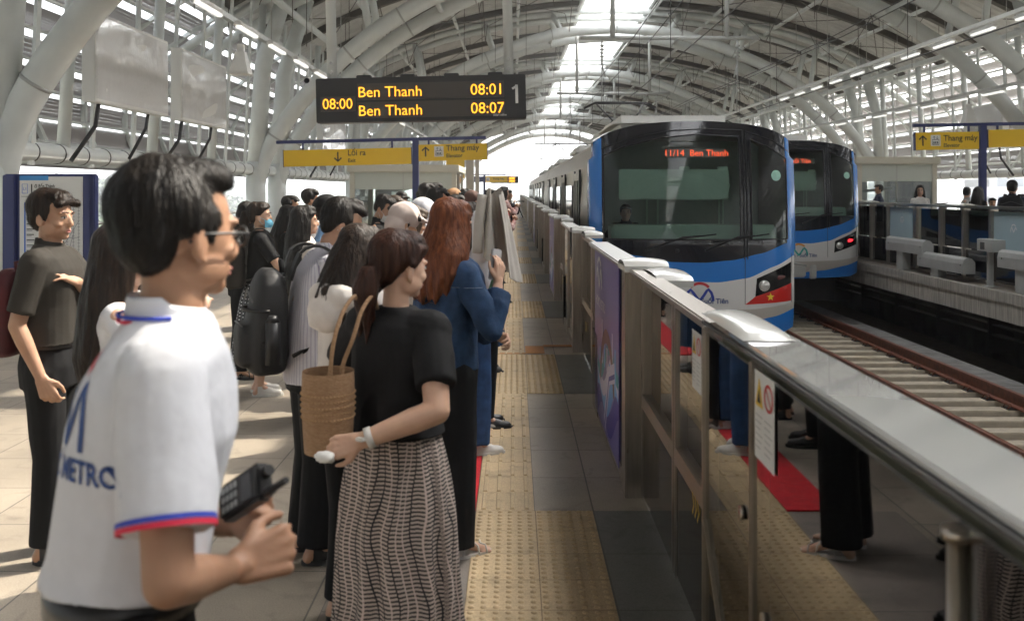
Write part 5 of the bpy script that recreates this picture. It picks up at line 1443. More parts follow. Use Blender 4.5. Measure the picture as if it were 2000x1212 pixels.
        for j in range(nz_+1):
            v = j/nz_; z = z1+(z0-z1)*v; rx = .138*wd+(rr-.138*wd)*(v**.8) if v > .0 else .138*wd; ry = .108*wd+(rr*.86-.108*wd)*(v**.8)
            hb2 = .028*math.sin(min(1, v*3)*math.pi/2)
            for i in range(ns):
                a = 2*math.pi*i/ns; pl = (.020*v+.003)*math.sin(a*npl+.8*noise.noise(Vector((math.cos(a)*2, math.sin(a)*2, v*1.2)))*2)+.02*v*noise.noise(Vector((math.cos(a)*1.6, math.sin(a)*1.6, v*2+3)))
                vs.append((( rx+hb2+pl)*math.cos(a), (ry+hb2+pl)*math.sin(a), z+(.012*noise.noise(Vector((math.cos(a)*2, math.sin(a)*2, 7))) if j == nz_ else 0)))
        Kn.add(vs, [(j*ns+i, (j+1)*ns+i, (j+1)*ns+(i+1) % ns, j*ns+(i+1) % ns) for j in range(nz_) for i in range(ns)], 0, True)
        q.bot = Kn.build('skirt', bm_, t)
        uvl = q.bot.data.uv_layers.new(name='UVMap')
        for li, lp_ in enumerate(q.bot.data.loops):
            vi = lp_.vertex_index; i = vi % ns; j = vi//ns; uvl.data[li].uv = (i/ns, j/nz_)
    # shoes
    sh = o.get('shoes', 'shoe'); sm_ = o.get('smat', M_shoeb)
    if sh and lod < 3:
        for sg in (-1, 1):
            hj, kn, an = q.leg[sg]; c = Vector((an.x+sg*.008, an.y+.065, 0)); yaw = Matrix.Rotation(-sg*.12, 3, 'Z')
            if sh == 'sandal':
                b = MB(); poly = [(.036*math.sin(a)*(1.15 if math.cos(a) > 0 else .85), .13*math.cos(a)) for a in [2*math.pi*k/20 for k in range(20)]]
                b.prism(poly, .004, .022, 0, Matrix.Translation(c) @ yaw.to_4x4())
                for yy in (-.02, .03, .07): b.tube([c+yaw @ Vector((x_, yy+abs(x_)*.4*(1 if yy > 0 else -1), .022+z_)) for (x_, z_) in ((-.044, 0), (-.034, .035), (0, .05 if yy < .05 else .035), (.034, .035), (.044, 0))], .0045, 6)
                b.build('sandal', sm_, t); continue
            b = MB(); M4 = Matrix.Translation(c) @ yaw.to_4x4()
            for (cy, rx, ry, rz_, z) in ((-.055, .034, .050, .050, .045), (.0, .037, .070, .045, .040), (.065, .042, .068, .034, .032)): b.ell(M4 @ Vector((0, cy, z)), (rx, ry, rz_), yaw, 16, 10)
            cone(b, M4 @ Vector((0, -.06, .05)), M4 @ Vector((0, -.063, .095)), .038, .038, ends=False)
            sme = remesh(b, .009 if lod < 2 else .012, 2)
            for v in sme.vertices: v.co.z = max(v.co.z, .012)
            so_ = mesh_child(sme, 'shoe', sm_, t)
            b = MB(); poly = [((.045 if math.cos(a) > 0 else .037)*math.sin(a), .137*math.cos(a)) for a in [2*math.pi*k/20 for k in range(20)]]
            b.prism(poly, .002, .026, 0, M4 @ Matrix.Translation((0, .005, 0))); 
            if sh == 'sneaker':
                for k in range(4): b.tube([M4 @ Vector((x_, .03+k*.022, .062-k*.005)) for x_ in (-.02, 0, .02)], .003, 5)
            b.build('sole', o.get('solem', M_sole if sh == 'sneaker' else M_shoeb), so_)
    # accessories that are worn
    mk = o.get('mask')
    if mk:
        b = MB()
        def mf(u, v):
            a = R(-68+136*u); z = 1.485+.072*v; bul = .008*math.sin(math.pi*v)*math.cos(a)
            return hp_((.064+bul*.5)*math.sin(a), .020+(.074+bul+.010*math.cos(a)*math.sin(math.pi*min(1, v*1.1)))*math.cos(a)*1.03, z-.006*math.cos(a)*(1-v))
        b.grid(mf, 16, 10); fl = MB()
        for sg in (-1, 1):
            for z in (1.552, 1.492): b.tube([hp_(sg*.060, .048, z), hp_(sg*.075, .0, 1.575 if z > 1.53 else 1.545), hp_(sg*.082, -.022, 1.575 if z > 1.53 else 1.55)], .0014, 4)
        b.build('face_mask', {'blue': M_maskb, 'white': M_maskw, 'black': M_maskk}[mk], t)
    if o.get('glasses'):
        b = MB()
        for sg in (-1, 1):
            b.tube([hp_(sg*.031+.0235*math.cos(2*math.pi*k/18), .0985-.006*math.cos(2*math.pi*k/18)*sg, 1.583+.017*math.sin(2*math.pi*k/18)) for k in range(19)], .0021, 6)
            b.tube([hp_(sg*.054, .095, 1.588), hp_(sg*.073, .080, 1.589), hp_(sg*.081, .0, 1.586), hp_(sg*.080, -.028, 1.572)], .0026, 6)
        b.tube([hp_(-.008, .100, 1.588), hp_(.008, .100, 1.588)], .002, 6); b.build('glasses', M_shoeb, t)
    if o.get('cap'):
        b = MB(); b.grid(lambda u, v: hp_(.089*math.cos(2*math.pi*u)*math.cos(v*1.5), -.012+.103*math.sin(2*math.pi*u)*math.cos(v*1.5), 1.640+.088*math.sin(v*1.5)), 28, 8, closeu=True)
        b.grid(lambda u, v: hp_(.075*math.sin(R(-80+160*u)), .075+(.018+.065*v)*math.cos(R(-80+160*u)), 1.648-.022*v-.008*abs(2*u-1)), 12, 4); b.grid(lambda u, v: hp_(.090*math.cos(2*math.pi*u), -.012+.104*math.sin(2*math.pi*u), 1.625+.018*v), 28, 1, closeu=True)
        b.build('cap', o['cap'], t)
        if o.get('capbadge'):
            b = MB(); b.add([hp_(-.02, -.112, 1.655), hp_(.015, -.113, 1.655), hp_(.015, -.106, 1.685), hp_(-.02, -.105, 1.685)], [(0, 1, 2, 3)]); b.build('badge', M_bwhite, t)
    if o.get('hood'):
        hb3 = MB(); Eo = lambda c, r: hb3.ell(hp_(*c), r, H3, 22, 16)
        Eo((0, -.025, 1.635), (.098, .112, .098)); Eo((0, -.045, 1.56), (.096, .088, .10)); cone(hb3, hp_(0, -.03, 1.54), (0, lean*.8-.02, 1.40), .088, .105)
        if o.get('brim'): Eo((0, .09, 1.66), (.07, .075, .012))
        m_ = remesh(hb3, max(.008, vox), 3); folds(m_, .015, (9, 9, 6), len(label)); ho_ = mesh_child(m_, 'hood', o['hood'], t); sb_ = MB(); bvh = BVHTree.FromPolygons([v.co for v in m_.vertices], [tuple(f.vertices) for f in m_.polygons]); sp_ = []
        for k in range(16):
            dv_ = H3 @ Vector((.02*math.sin(k), math.cos(R(20+k*11)), math.sin(R(20+k*11)))); h_ = bvh.ray_cast(hp_(0, -.03, 1.60)+dv_*.4, -dv_)
            if h_[0] is not None: sp_.append(h_[0])
        if len(sp_) > 3: sb_.tube(sp_, .0035, 5); sb_.build('hood_seam', o['hood'], ho_)
    return q
def gear(name, label, cat, q, group=None):
    """a carried thing: its own top-level empty in the frame of the person who carries it"""
    t = thing(name, label, cat, q.t.location, group=group); t.rotation_euler = q.t.rotation_euler; t.scale = q.t.scale; return t
def backpack(label, q, m, w=.30, h=.45, d=.16, zc=1.18, lean=0, yoff=0, strap=True, big=False):
    t = gear('backpack', label, 'backpack', q)
    b = MB(); y0 = -.125+yoff
    loft(b, [(zc+h*t_, w/2*k_, d/2*k2, 0, y0-d/2*(1.15 if t_ < 0 else 1.0)) for (t_, k_, k2) in ((-.5, .72, .75), (-.46, .92, 1.0), (-.3, 1.0, 1.18), (-.05, 1.0, 1.12), (.2, .96, .98), (.36, .86, .82), (.45, .66, .62), (.5, .38, .36))], 28, power=3.0)
    loft(b, [(zc+h*t_, w*.36*k_, .05*k_, 0, y0-d*1.08) for (t_, k_) in ((-.42, .8), (-.36, 1.0), (-.1, 1.0), (-.02, .85))], 20, power=3.5)
    me = remesh(b, .010, 3); folds(me, .006, (7, 7, 5), 4); mesh_child(me, 'bag', m, t)
    b = MB()
    for sg in ((-1, 1) if strap else ()):
        x = sg*.105
        pts = [Vector(p) for p in ((x*.8, y0-.0, zc+h*.40), (x, -.085, 1.445), (x*1.02, .0, 1.475), (x*1.03, .085, 1.42), (x*1.08, .138, 1.30), (x*1.2, .125, 1.16), (x*1.5, .02, 1.07), (x*1.3, y0, zc-h*.32))]
        P2 = spline([tuple(p) for p in pts], 3)
        for a, c in zip(P2, P2[1:]): b.bar(a, c, .052, .012, up=(0, 0, 1) if abs(Vector(c).z-Vector(a).z) < .03 else (0, 1, 0))
    for zz in (-.18, .12): b.tube([(w*.53*math.sin(R(a)), y0-d/2*1.0-(d*.68)*math.cos(R(a)), zc+h*zz) for a in range(-80, 81, 16)], .008, 6)
    b.tube([(-.03, y0-.02, zc+h*.46), (-.02, y0-.03, zc+h*.58), (.02, y0-.03, zc+h*.58), (.03, y0-.02, zc+h*.46)], .008, 6)
    b.build('strap', m, t)
    b = MB(); b.tube([(-w*.38, y0-d-.005, zc+h*.2), (0, y0-d-.012, zc+h*.30), (w*.38, y0-d-.005, zc+h*.2)], .004, 5); b.tube([(-w*.36, y0-d-.05, zc-h*.02), (w*.36, y0-d-.05, zc-h*.02)], .004, 5); b.build('zip', mat('zip_grey', (.09, .09, .09), .4), t)
    return t
def phone(label, q, side, m, off=(0, 0, 0), face=None, cat='phone'):
    t = gear('phone', label, 'phone', q, 'phones held by people'); wr, dv, nr = q.hand[side]
    nr = (nr-dv*nr.dot(dv)).normalized(); ax = dv.cross(nr).normalized()
    c = wr+dv*.085-nr*.030+Vector(off)
    M = Matrix((ax, dv, -nr)).transposed().to_4x4(); M.translation = c
    b = MB(); b.bbox(-.037, .037, -.075, .075, -.005, .004, .004, 0, M); b.build('case', m, t)
    b = MB(); b.box(-.034, .034, -.071, .071, .004, .0055, 0, M); b.build('screen', M_blk, t)
    return t
# --- nearest: staff member in a white polo
staff_w = mat('polo_white', (.62, .63, .67), .85, var=.03, vscale=30, bump=.6, bscale=8, spec=.25)
p = person('staff man in a white polo with red and blue trim, nearest the camera', 242, 318, 1.58, -66, H=1.675, lod=0, lean=.08, wide=.95, skin=SK[2], hair='short', hcol='black', hvol=1.02, fringe=None,
           top='polo', tmat=staff_w, hem=1.045, fit=1.06, sleeve=.74, sleever=1.16, glasses=True, hyaw=24, hpitch=3, foldamp=1.15,
           armR=dict(w=tuple(px(448, 1112, 1.58)), wpole=(.1, -.9, -.75), curl=.85, nrm=(.2, -1, .3), world=True, dir=(.75, .5, .15)),
           armL=dict(w=tuple(px(436, 1022, 1.74)), wpole=(-.6, .2, -1), curl=.70, nrm=(.35, .75, -.5), world=True, dir=(.75, -.25, .42), ts=-1))
P1 = p
# cuff trim
M_trb = mat('trim_blue', (.03, .06, .45), .7); M_trr = mat('trim_red', (.62, .02, .06), .7)
b = MB()
for side in ('L', 'R'):
    S_, el, wr = p.arm[side]; d = (el-S_).normalized(); e_ = S_+(el-S_)*.74
    r_ = .051*.95*1.06*1.05*1.16+.006
    b.tube([e_-d*.010, e_-d*.003], r_, 30, 0, cap=False); b.tube([e_-d*.002, e_+d*.006], r_, 30, 1, cap=False)
split(b.build('cuff_trim', [M_trb, M_trr], p.top), lambda c: c.x > 0)
b = MB()
for (dz, mi, rr) in ((.0, 0, .0805), (.008, 1, .080)):
    b.tube([(rr*math.cos(a), -.006+.08*.9+rr*.95*math.sin(a), 1.437-dz+(.012 if math.sin(a) < 0 else -.012*math.sin(a))+.006) for a in [2*math.pi*k/30 for k in range(31)]], .0035, 6, mi, cap=False)
b.build('collar_trim', [M_trb, M_trr], p.top)
# emblem printed on the back
bv = BVHTree.FromPolygons([v.co for v in p.top.data.vertices], [tuple(f.vertices) for f in p.top.data.polygons])
def back(cx, cz, ang0=0):
    def f(q):
        # wrap round the back: horizontal angle
        th = (q.x+cx)/.17; dirv = Vector((math.sin(th), -math.cos(th), 0)); o_ = Vector((0, 0, cz+q.y))+dirv*.5
        h = bv.ray_cast(o_, -dirv)
        return (h[0]+dirv*(.0022+q.z)) if h[0] is not None else Vector((0, 0, cz+q.y))+dirv*.16
    return f
fB = back(.108, 1.335)
b = MB()
def fine(P_, k=10):
    out = []
    for a, c in zip(P_, P_[1:]):
        for i in range(k): out.append((a[0]+(c[0]-a[0])*i/k, a[1]+(c[1]-a[1])*i/k))
    return out+[P_[-1]]
S0 = .068
ribbon(b, fine([(-.98*S0, -.55*S0), (-.86*S0, .02*S0), (-.62*S0, .30*S0), (-.42*S0, .05*S0), (0, -.92*S0)]), .018, fB, 0)
ribbon(b, fine([(0, -.92*S0), (.3*S0, -.2*S0), (.5*S0, .22*S0), (.66*S0, .32*S0), (.84*S0, .0), (.95*S0, -.6*S0), (.98*S0, -1.0*S0)]), .018, fB, 0)
ribbon(b, fine(arc(0, .45*S0, .42*S0, 160, 20, 8), 3), .026, fB, 1)
b.build('emblem', [mat('print_navy', (.02, .06, .22), .7), mat('print_red', (.60, .05, .07), .7)], p.top)
vs, fs = text_mesh('HCMC METRO', .047, 'CENTER', bold=.0012); b = MB(); b.add([fB(Vector((v[0]*.98, v[1]-.112, 0))) for v in vs], fs); b.build('lettering', MATS['print_navy'], p.top)
b = MB(); loft(b, [(1.005, .160*.95, .128*.95, 0, 0), (1.046, .158*.95, .126*.95, 0, 0)], 40); b.build('belt', mat('belt', (.014, .014, .015), .4), p.bot)
b = MB(); b.bbox(.155, .205, -.02, .04, .955, 1.03, .008); b.build('belt_pouch', M_shoeb, p.bot)
# radio
t = thing('radio', 'black handheld radio with stub antenna gripped by the staff man', 'radio')
A = px(436, 990, 1.66); Bq = px(532, 928, 1.56); d = (Bq-A).normalized(); nrm = Vector((-.25, -.85, .45)); nrm = (nrm-d*nrm.dot(d)).normalized(); ax = d.cross(nrm)
M = Matrix((ax, d, nrm)).transposed().to_4x4(); M.translation = (A+Bq)/2
b = MB(); b.bbox(-.030, .030, -.072, .060, -.016, .016, .007, 0, M); b.build('body', M_shoeb, t)
b = MB(); b.box(-.020, .020, .012, .045, .016, .0172, 0, M); b.build('screen', M_blk, t)
b = MB()
for i in range(3):
    for j in range(4): b.bbox(-.020+i*.015, -.010+i*.015, -.055+j*.014, -.046+j*.014, .015, .0178, .001, 0, M)
b.build('keypad', M_grey, t)
b = MB(); b.tube([M @ Vector((.020, .058, 0)), M @ Vector((.020, .082, 0)), M @ Vector((.020, .084, 0)), M @ Vector((.020, .125, 0))], [.008, .008, .0055, .0055], 10); b.tube([M @ Vector((-.012, .058, 0)), M @ Vector((-.012, .076, 0))], .009, 10); b.build('antenna', M_shoeb, t)

# --- man in black polo, left
p = person('young man in a dark olive black polo touching his chest, standing before the route map', 100, 374, 4.45, -88, lod=0, skin=SK[1], hair='short', hcol='dark', hvol=1.06, fringe=.2, top='polo', tmat=C['char'], hem=1.0, fit=1.03, sleeve=.80, sleever=1.05, strands=4500,
           hyaw=-14, hpitch=4, smat=M_shoeb, hemr=.075, shoes='shoe', step=.03,
           armR=dict(l=(.21, .04, .88), pole=(.3, -1, 0), curl=.45, nrm=(1, 0, 0)), armL=dict(l=(.03, .13, 1.28), pole=(-1, .3, -.7), curl=.22, nrm=(-.3, .8, .5), dir=(.45, -.2, .25), spread=.6))
P2 = p
b = MB(); loft(b, [(.985, .160, .120, 0, 0), (1.018, .158, .118, 0, 0)], 30); b.build('belt', MATS['belt'], p.bot)
backpack('red and black backpack worn by the man in the black polo, at the left edge', p, mat('pack_maroon', (.035, .008, .012), .7, col2=(.12, .01, .015), vscale=3), w=.24, h=.40, d=.13, zc=1.14, strap=False)
# --- auburn woman in denim jacket
p = person('woman with long auburn hair in a denim jacket and wide black trousers, raising a phone', 870, 393, 4.50, -56, lod=0, fem=True, wide=1.10, lean=.03, hspread=1.5, skin=SK[0], hair='long', hlen=1.235, hcol='auburn', hvol=1.08, harc=112, top='jacket', tmat=C['denim'], hem=.90, fit=1.06, sleeve=1.78, sleever=1.02, shdrop=.035, strands=9000,
           bottom='trousers', hemr=.088, phem=.045, shoes='sandal', smat=M_shoew, toes=True, hyaw=8, hpitch=6, foldamp=2.0,
           armR=dict(w=tuple(px(972, 556, 4.45)), wpole=(.15, -.5, -1), curl=.35, nrm=(.55, -.5, -.4), world=True, dir=(.12, .1, 1)),
           armL=dict(l=(.13, .21, 1.05), pole=(-.6, .3, -.8), curl=.55, nrm=(.3, .8, .3), dir=(1, .1, -.15)))
P3 = p
b = MB(); 
for side in ('R', 'L'):
    S_, el, wr = p.arm[side]; e_ = el+(wr-el)*.78; d = (wr-el).normalized(); b.tube([e_-d*.05, e_+d*.004], [.052, .057], 22, cap=False)
b.build('cuff', C['denim'], p.top)
b = MB(); loft(b, [(.895, .178, .142, 0, 0), (.925, .176, .140, 0, 0)], 40); b.build('waistband', C['denim'], p.top)
# stitched seams
b = MB(); bvj = BVHTree.FromPolygons([v.co for v in p.top.data.vertices], [tuple(f.vertices) for f in p.top.data.polygons])
for zz in (1.30,):
    pts = []
    for k in range(25):
        th = R(100-200*k/24); dirv = Vector((math.sin(th), -math.cos(th), 0)); h = bvj.ray_cast(Vector((0, 0, zz))+dirv*.5, -dirv)
        if h[0] is not None: pts.append(h[0]+dirv*.002)
    b.tube(pts, .0022, 4)
b.build('seam', mat('denim_stitch', (.09, .12, .17), .8), p.top)
t = phone('silver phone raised by the auburn haired woman, on a green strap', p, 'R', mat('phone_silver', (.40, .40, .42), .3), off=(0, 0, .0))
wr, dv, nr = p.hand['R']
b = MB(); b.tube(spline([tuple(wr+Vector((.0, .02, .05))), tuple(wr+Vector((-.03, .00, .02))), tuple(wr+Vector((-.04, -.03, -.05))), tuple(wr+Vector((-.05, -.10, -.09))), tuple(wr+Vector((-.06, -.17, -.08)))], 4), .010, 10); b.build('strap', mat('strap_green', (.30, .50, .25), .3), t)
# --- woman in black tee with patterned skirt
def pattern_mat():
    m = bpy.data.materials.new('skirt_pattern'); m.use_nodes = True; n = m.node_tree.nodes; l = m.node_tree.links; b = n['Principled BSDF']; b.inputs['Roughness'].default_value = .85
    tc = n.new('ShaderNodeTexCoord'); sp = n.new('ShaderNodeSeparateXYZ'); l.new(tc.outputs['UV'], sp.inputs[0])
    def mth(op, a, c=None, v=None):
        k = n.new('ShaderNodeMath'); k.operation = op; l.new(a, k.inputs[0])
        if c is not None: l.new(c, k.inputs[1])
        if v is not None: k.inputs[1].default_value = v
        return k.outputs[0]
    mp = n.new('ShaderNodeMapping'); mp.inputs['Scale'].default_value = (9, 3, 1); l.new(tc.outputs['UV'], mp.inputs[0])
    nz = n.new('ShaderNodeTexNoise'); nz.inputs['Scale'].default_value = 1.3; nz.inputs['Detail'].default_value = 0; l.new(mp.outputs[0], nz.inputs[0])
    wob = mth('MULTIPLY', nz.outputs[0], v=.075)
    x = mth('ADD', sp.outputs[0], wob)
    xs_ = mth('MULTIPLY', x, v=46.0); cell = mth('FLOOR', xs_); fr_ = mth('FRACT', xs_)
    # fine horizontal ticks, offset per column
    sh = mth('MULTIPLY', mth('SINE', mth('MULTIPLY', cell, v=7.13)), v=1.7)
    mp2 = n.new('ShaderNodeMapping'); mp2.inputs['Scale'].default_value = (60, 14, 1); l.new(tc.outputs['UV'], mp2.inputs[0])
    n2 = n.new('ShaderNodeTexNoise'); n2.inputs['Scale'].default_value = 1; n2.inputs['Detail'].default_value = 2; l.new(mp2.outputs[0], n2.inputs[0])
    tk = mth('SINE', mth('ADD', mth('ADD', mth('MULTIPLY', sp.outputs[1], v=430), sh), mth('MULTIPLY', n2.outputs[0], v=4)))
    cr = n.new('ShaderNodeValToRGB'); cr.color_ramp.interpolation = 'LINEAR'; cr.color_ramp.elements[0].position = .44; cr.color_ramp.elements[0].color = (.045, .038, .036, 1); cr.color_ramp.elements[1].position = .58; cr.color_ramp.elements[1].color = (.46, .38, .33, 1)
    l.new(mth('ADD', mth('MULTIPLY', tk, v=.5), v=.5), cr.inputs[0])
    # column edge: black wavy line on some, cream on others
    edge = mth('LESS_THAN', fr_, v=.16); par = mth('GREATER_THAN', mth('FRACT', mth('MULTIPLY', cell, v=.37)), v=.5)
    mc = n.new('ShaderNodeMix'); mc.data_type = 'RGBA'; l.new(par, mc.inputs[0]); mc.inputs[6].default_value = (.014, .014, .018, 1); mc.inputs[7].default_value = (.56, .45, .40, 1)
    m2 = n.new('ShaderNodeMix'); m2.data_type = 'RGBA'; l.new(edge, m2.inputs[0]); l.new(cr.outputs[0], m2.inputs[6]); l.new(mc.outputs[2], m2.inputs[7]); l.new(m2.outputs[2], b.inputs['Base Color'])
    return m
p = person('woman with a low ponytail, black tee and long patterned skirt, hand behind her back', 775, 456, 3.05, -38, H=1.500, lod=0, fem=True, wide=1.10, skin=SK[0], hair='pony', ponylow=True, hcol='brown', hvol=1.04, top='tee', hem=1.02, fit=1.04, sleeve=.70, sleever=1.06, armfat=1.12, strands=6000, foldamp=1.25,
           bottom='skirt', bmat=pattern_mat(), skirt=(.14, 1.05, .222), pleats=12, smat=M_shoeb, shoes='shoe', hyaw=-12, hpitch=6,
           armR=dict(w=tuple(px(712, 858, 2.80)), wpole=(1, -.4, -.5), curl=.50, nrm=(.2, -1, .35), world=True, dir=(-.85, -.1, -.22)),
           armL=dict(l=(-.20, .24, 1.14), pole=(-1, -.3, -.6), curl=.5, nrm=(-1, 0, .3)))
P4 = p
b = MB(); S_, el, wr = p.arm['R']; d = (wr-el).normalized(); b.tube([wr-d*.028, wr-d*.006], .0345, 22); b.bbox(-.016, .016, -.016, .016, -.004, .008, .004, 0, Matrix.Translation(wr-d*.017+Vector((0, -.035, .0)))); b.build('watch', M_shoew, p.t)
b = MB()
for k in range(5): b.ell(p.HM @ Vector((.018*math.sin(k*1.3), -.105+.006*math.cos(k*2), 1.585+.018*math.cos(k*1.3))), (.016, .012, .016), None, 10, 7)
b.build('hair_clip', M_shoeb, p.hair)
t = gear('tissue', 'crumpled white tissue in the hand behind the patterned skirt', 'tissue', p)
wr, dv, nr = p.hand['R']; b = MB(); b.ell(wr+dv*.095-nr.normalized()*.0+Vector((0, -.03, -.02)), (.035, .022, .015), None, 14, 9); me = b.mesh('tissue', M_bwhite)
folds(me, .012, (60, 60, 60), 2); o_ = bpy.data.objects.new('paper', me); COL.objects.link(o_); o_.parent = t
# woven tote on her shoulder
def tote():
    t = thing('tote_bag', 'tan woven bucket tote hanging from the shoulder of the woman in the patterned skirt', 'bag', tuple(px(641, 880, 2.92)))
    m = mat('woven_tan', (.32, .19, .10), .85, vscale=60, col2=(.42, .26, .15), stretch=(1, 1, 3), bump=.5, bscale=90)
    b = MB(); Hh = .235
    b.grid(lambda u, v: ((.068+.008*math.sin(v*2.2)+.0006*math.sin(v*210))*math.cos(2*math.pi*u), (.075+.010*math.sin(v*2.2)+.0006*math.sin(v*210))*math.sin(2*math.pi*u)*1.0, Hh*v), 40, 90, closeu=True)
    b.add([(.067*math.cos(2*math.pi*k/40), .074*math.sin(2*math.pi*k/40), .002) for k in range(40)], [tuple(range(40))[::-1]])
    b.build('basket', m, t)
    b = MB()
    for j in range(5):
        z = .105+j*.017
        for k in range(44):
            a = 2*math.pi*k/44; r1 = .068+.008*math.sin(z/Hh*2.2)+.001; r2 = .075+.010*math.sin(z/Hh*2.2)+.001
            b.ell((r1*math.cos(a), r2*math.sin(a), z), (.0038, .0038, .0022), Matrix.Rotation(.5*(-1)**j, 3, 'X'), 6, 4)
    b.build('openwork_braid', mat('woven_pale', (.46, .29, .15), .9), t)
    b = MB()
    for (xa, ya, dx_) in ((.02, -.07, .0), (.05, -.045, .02)):
        b.tube(spline([(xa, ya, Hh-.04), (xa+.0, ya, Hh+.02), (xa+.01+dx_, ya, Hh+.10), (xa+.03+dx_, ya+.03, Hh+.175), (xa+.055+dx_, ya+.09, Hh+.215), (xa+.06+dx_, ya+.14, Hh+.17)], 4), .0062, 8)
    b.build('strap', m, t); return t
tote()
# --- white hoodie woman
p = person('woman with dark hair over the hood of a white jacket beside the black tee', 690, 443, 3.75, -48, H=1.50, lod=1, fem=True, skin=SK[0], hair='long', hlen=1.30, hcol='dark', harc=95, top='hoodie', tmat=C['offwhite'], hem=.86, fit=1.12, sleeve=1.85, sleever=1.2, foldamp=1.6,
           hpitch=18, hyaw=-10, shoes='shoe', armR=dict(l=(.05, .28, 1.16), pole=(.8, -.4, -.8), curl=.4, nrm=(.3, .3, -.8), dir=(-.3, 1, .25)), armL=dict(l=(-.06, .26, 1.14), pole=(-1, -.4, -.8), curl=.5))
b = MB(); b.ell((0, -.10, 1.40), (.15, .075, .075)); b.ell((0, -.14, 1.34), (.11, .055, .085)); me = remesh(b, .009, 3); folds(me, .016, (8, 8, 9), 3); mesh_child(me, 'hood', C['offwhite'], p.t)
phone('phone held low by the woman in the white hooded jacket', p, 'R', mat('phone_dark', (.05, .05, .05), .3))
# --- striped shirt man with backpack
p = person('man in a striped white shirt with white earbud and mask, big black backpack', 612, 402, 4.45, -66, H=1.60, lod=0, wide=1.05, skin=SK[1], hair='short', hcol='black', hvol=1.0, fringe=None, top='long', topname='shirt', tmat=C['stripe'], hem=.84, fit=1.08, sleeve=1.9, sleever=1.08, strands=5500,
           hpitch=26, hyaw=-6, lean=.09, mask='white', hemr=.085, foldamp=1.4, shoes='sneaker', smat=M_shoeb, solem=M_shoeb, armR=dict(l=(.10, .27, 1.15), pole=(1, -.3, -.8)), armL=dict(l=(-.08, .28, 1.15), pole=(-1, -.3, -.8)))
b = MB(); b.ell(p.HM @ Vector((.084, -.002, 1.562)), (.006, .009, .011), None, 10, 8); b.tube([p.HM @ Vector((.087, .002, 1.562)), p.HM @ Vector((.086, .010, 1.532))], .004, 8); b.build('earbud', M_bwhite, p.t)
bpk = backpack('large black backpack with a bottle pocket on the striped shirt man', p, mat('pack_black', (.010, .010, .011), .6, bump=.3, bscale=10), w=.29, h=.48, d=.17, zc=1.13, yoff=.0)
b = MB(); b.tube([(.165, -.22, .95), (.165, -.22, 1.14)], .034, 14); b.tube([(.165, -.22, 1.14), (.165, -.22, 1.17)], [.034, .018], 14); b.build('bottle', M_shoeb, bpk)

